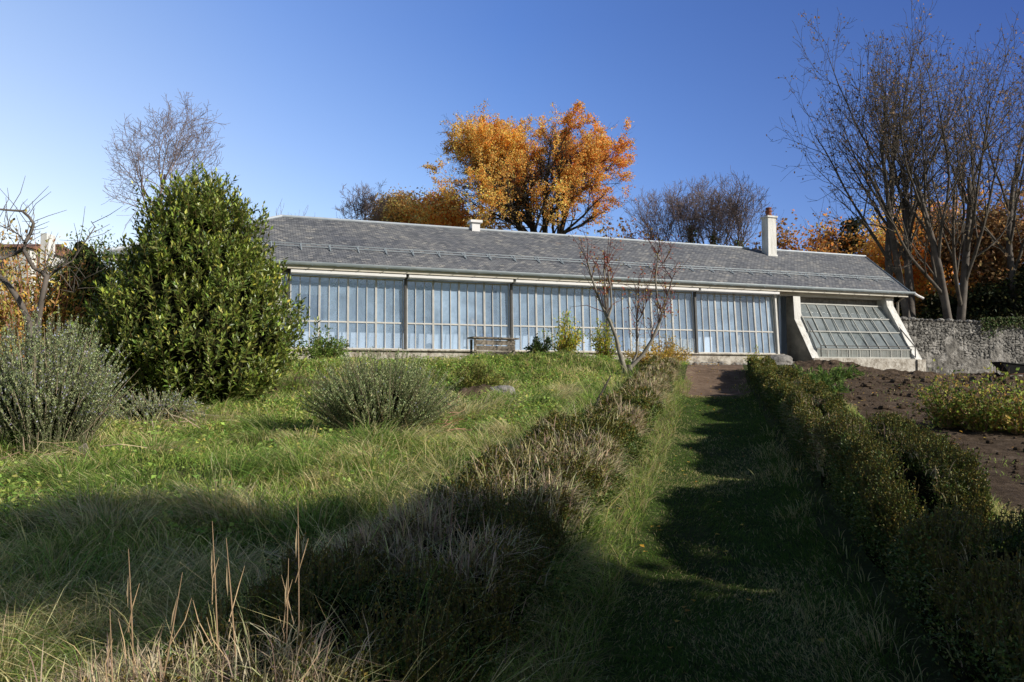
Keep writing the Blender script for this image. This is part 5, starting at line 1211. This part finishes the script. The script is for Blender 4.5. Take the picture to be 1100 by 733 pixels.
# ================================================================== unseen tree added behind the camera, shaped to shade the foreground
def shade_tree():
    g = np.random.default_rng(77); x, y = 12.4, -1.8; z0 = G(x, y); root = empty('shade_caster_tree', (x, y, z0)); tag(root, 'unseen narrow dense tree added beside the viewpoint to shade the foreground', 'tree')
    nb = NB(); nb.poly([(x, y, z0-.2), (x+.1, y, z0+5), (x, y, z0+9)], [.26, .18, .04], 10); nb.build('trunk', M['bark'], root, True)
    nc = 120; u = unit(nc)*(g.random(nc)**.36)[:, None]; U = np.array([.906, -.423, 0]); Vv = np.array([.423, .906, 0]); cc = np.array([x, y, z0+4.7])+u[:, :1]*2.2*U+u[:, 1:2]*1.15*Vv+u[:, 2:]*np.array([0, 0, 4.7]); n = 46000; i = g.choice(nc, n); C = cc[i]+g.normal(0, .36, (n, 3))
    nb = NB(); nb.leaves(C, unit(n), unit(n), .28, .2, pal(n, [(.05, .08, .02)], .2)); nb.build('crown', M['leaf'], root)
shade_tree()

# ================================================================== LIGHT
SUN_EL, SUN_AZ = R(27), math.atan2(.906, -.423)   # azimuth clockwise from +Y
sd = Vector((math.sin(SUN_AZ)*math.cos(SUN_EL), math.cos(SUN_AZ)*math.cos(SUN_EL), math.sin(SUN_EL)))
li = bpy.data.lights.new('sun', 'SUN'); li.energy = 5.0; li.angle = R(.53); li.color = (1, .94, .84)
lo = bpy.data.objects.new('sun', li); COL.objects.link(lo); lo.rotation_euler = sd.to_track_quat('Z', 'Y').to_euler(); lo.location = (10, -5, 30)
w = bpy.data.worlds.new('World'); scene.world = w; w.use_nodes = True; nt = w.node_tree; nt.nodes.clear()
out = nt.nodes.new('ShaderNodeOutputWorld'); bg = nt.nodes.new('ShaderNodeBackground'); bg.inputs[1].default_value = .096
sky = nt.nodes.new('ShaderNodeTexSky'); sky.sky_type = 'NISHITA'; sky.sun_disc = False; sky.sun_elevation = SUN_EL; sky.sun_rotation = SUN_AZ
sky.air_density = 1.0; sky.dust_density = .6; sky.ozone_density = 2.5
tc = nt.nodes.new('ShaderNodeTexCoord'); sp = nt.nodes.new('ShaderNodeSeparateXYZ'); nt.links.new(tc.outputs['Generated'], sp.inputs[0])
mr = nd(nt, 'ShaderNodeMapRange'); mr.inputs[1].default_value = -.57; mr.inputs[2].default_value = .57; nt.links.new(sp.outputs[0], mr.inputs[0])
me_ = nd(nt, 'ShaderNodeMapRange'); me_.inputs[1].default_value = .1; me_.inputs[2].default_value = .44; nt.links.new(sp.outputs[2], me_.inputs[0])
q4 = lambda *c: tuple(v/4 for v in c)
lowc = ramp(nt, mr.outputs[0], [(0, q4(3.1, 2.25, 1.8)), (.42, q4(2.1, 2.05, 2.15)), (.68, q4(1.3, 1.45, 2.0)), (1, q4(.65, .78, 1.3))])
hic = ramp(nt, mr.outputs[0], [(0, q4(2.8, 2.45, 2.4)), (.25, q4(1.9, 2.0, 2.5)), (.5, q4(1.2, 1.5, 2.25)), (1, q4(.44, .58, 1.15))])
gain = mixc(nt, me_.outputs[0], lowc, hic)
mz = nd(nt, 'ShaderNodeMapRange'); mz.inputs[1].default_value = .47; mz.inputs[2].default_value = .75; nt.links.new(sp.outputs[2], mz.inputs[0])
my = nd(nt, 'ShaderNodeMapRange'); my.inputs[1].default_value = .45; my.inputs[2].default_value = -.1; nt.links.new(sp.outputs[1], my.inputs[0])
gain = mixc(nt, mz.outputs[0], gain, q4(.45, .42, .42)); gain = mixc(nt, my.outputs[0], gain, q4(.7, .68, .68))
vm = nd(nt, 'ShaderNodeVectorMath', operation='SCALE'); vm.inputs[3].default_value = 4.; nt.links.new(gain, vm.inputs[0])
vm2 = nd(nt, 'ShaderNodeVectorMath', operation='MULTIPLY'); nt.links.new(vm.outputs[0], vm2.inputs[0]); nt.links.new(sky.outputs[0], vm2.inputs[1])
nt.links.new(vm2.outputs[0], bg.inputs[0]); nt.links.new(bg.outputs[0], out.inputs[0])
scene.view_settings.view_transform = 'Standard'; scene.view_settings.look = 'None'; scene.view_settings.exposure = 0; scene.view_settings.gamma = 1
scene.cycles.max_bounces = 6; scene.cycles.transparent_max_bounces = 12
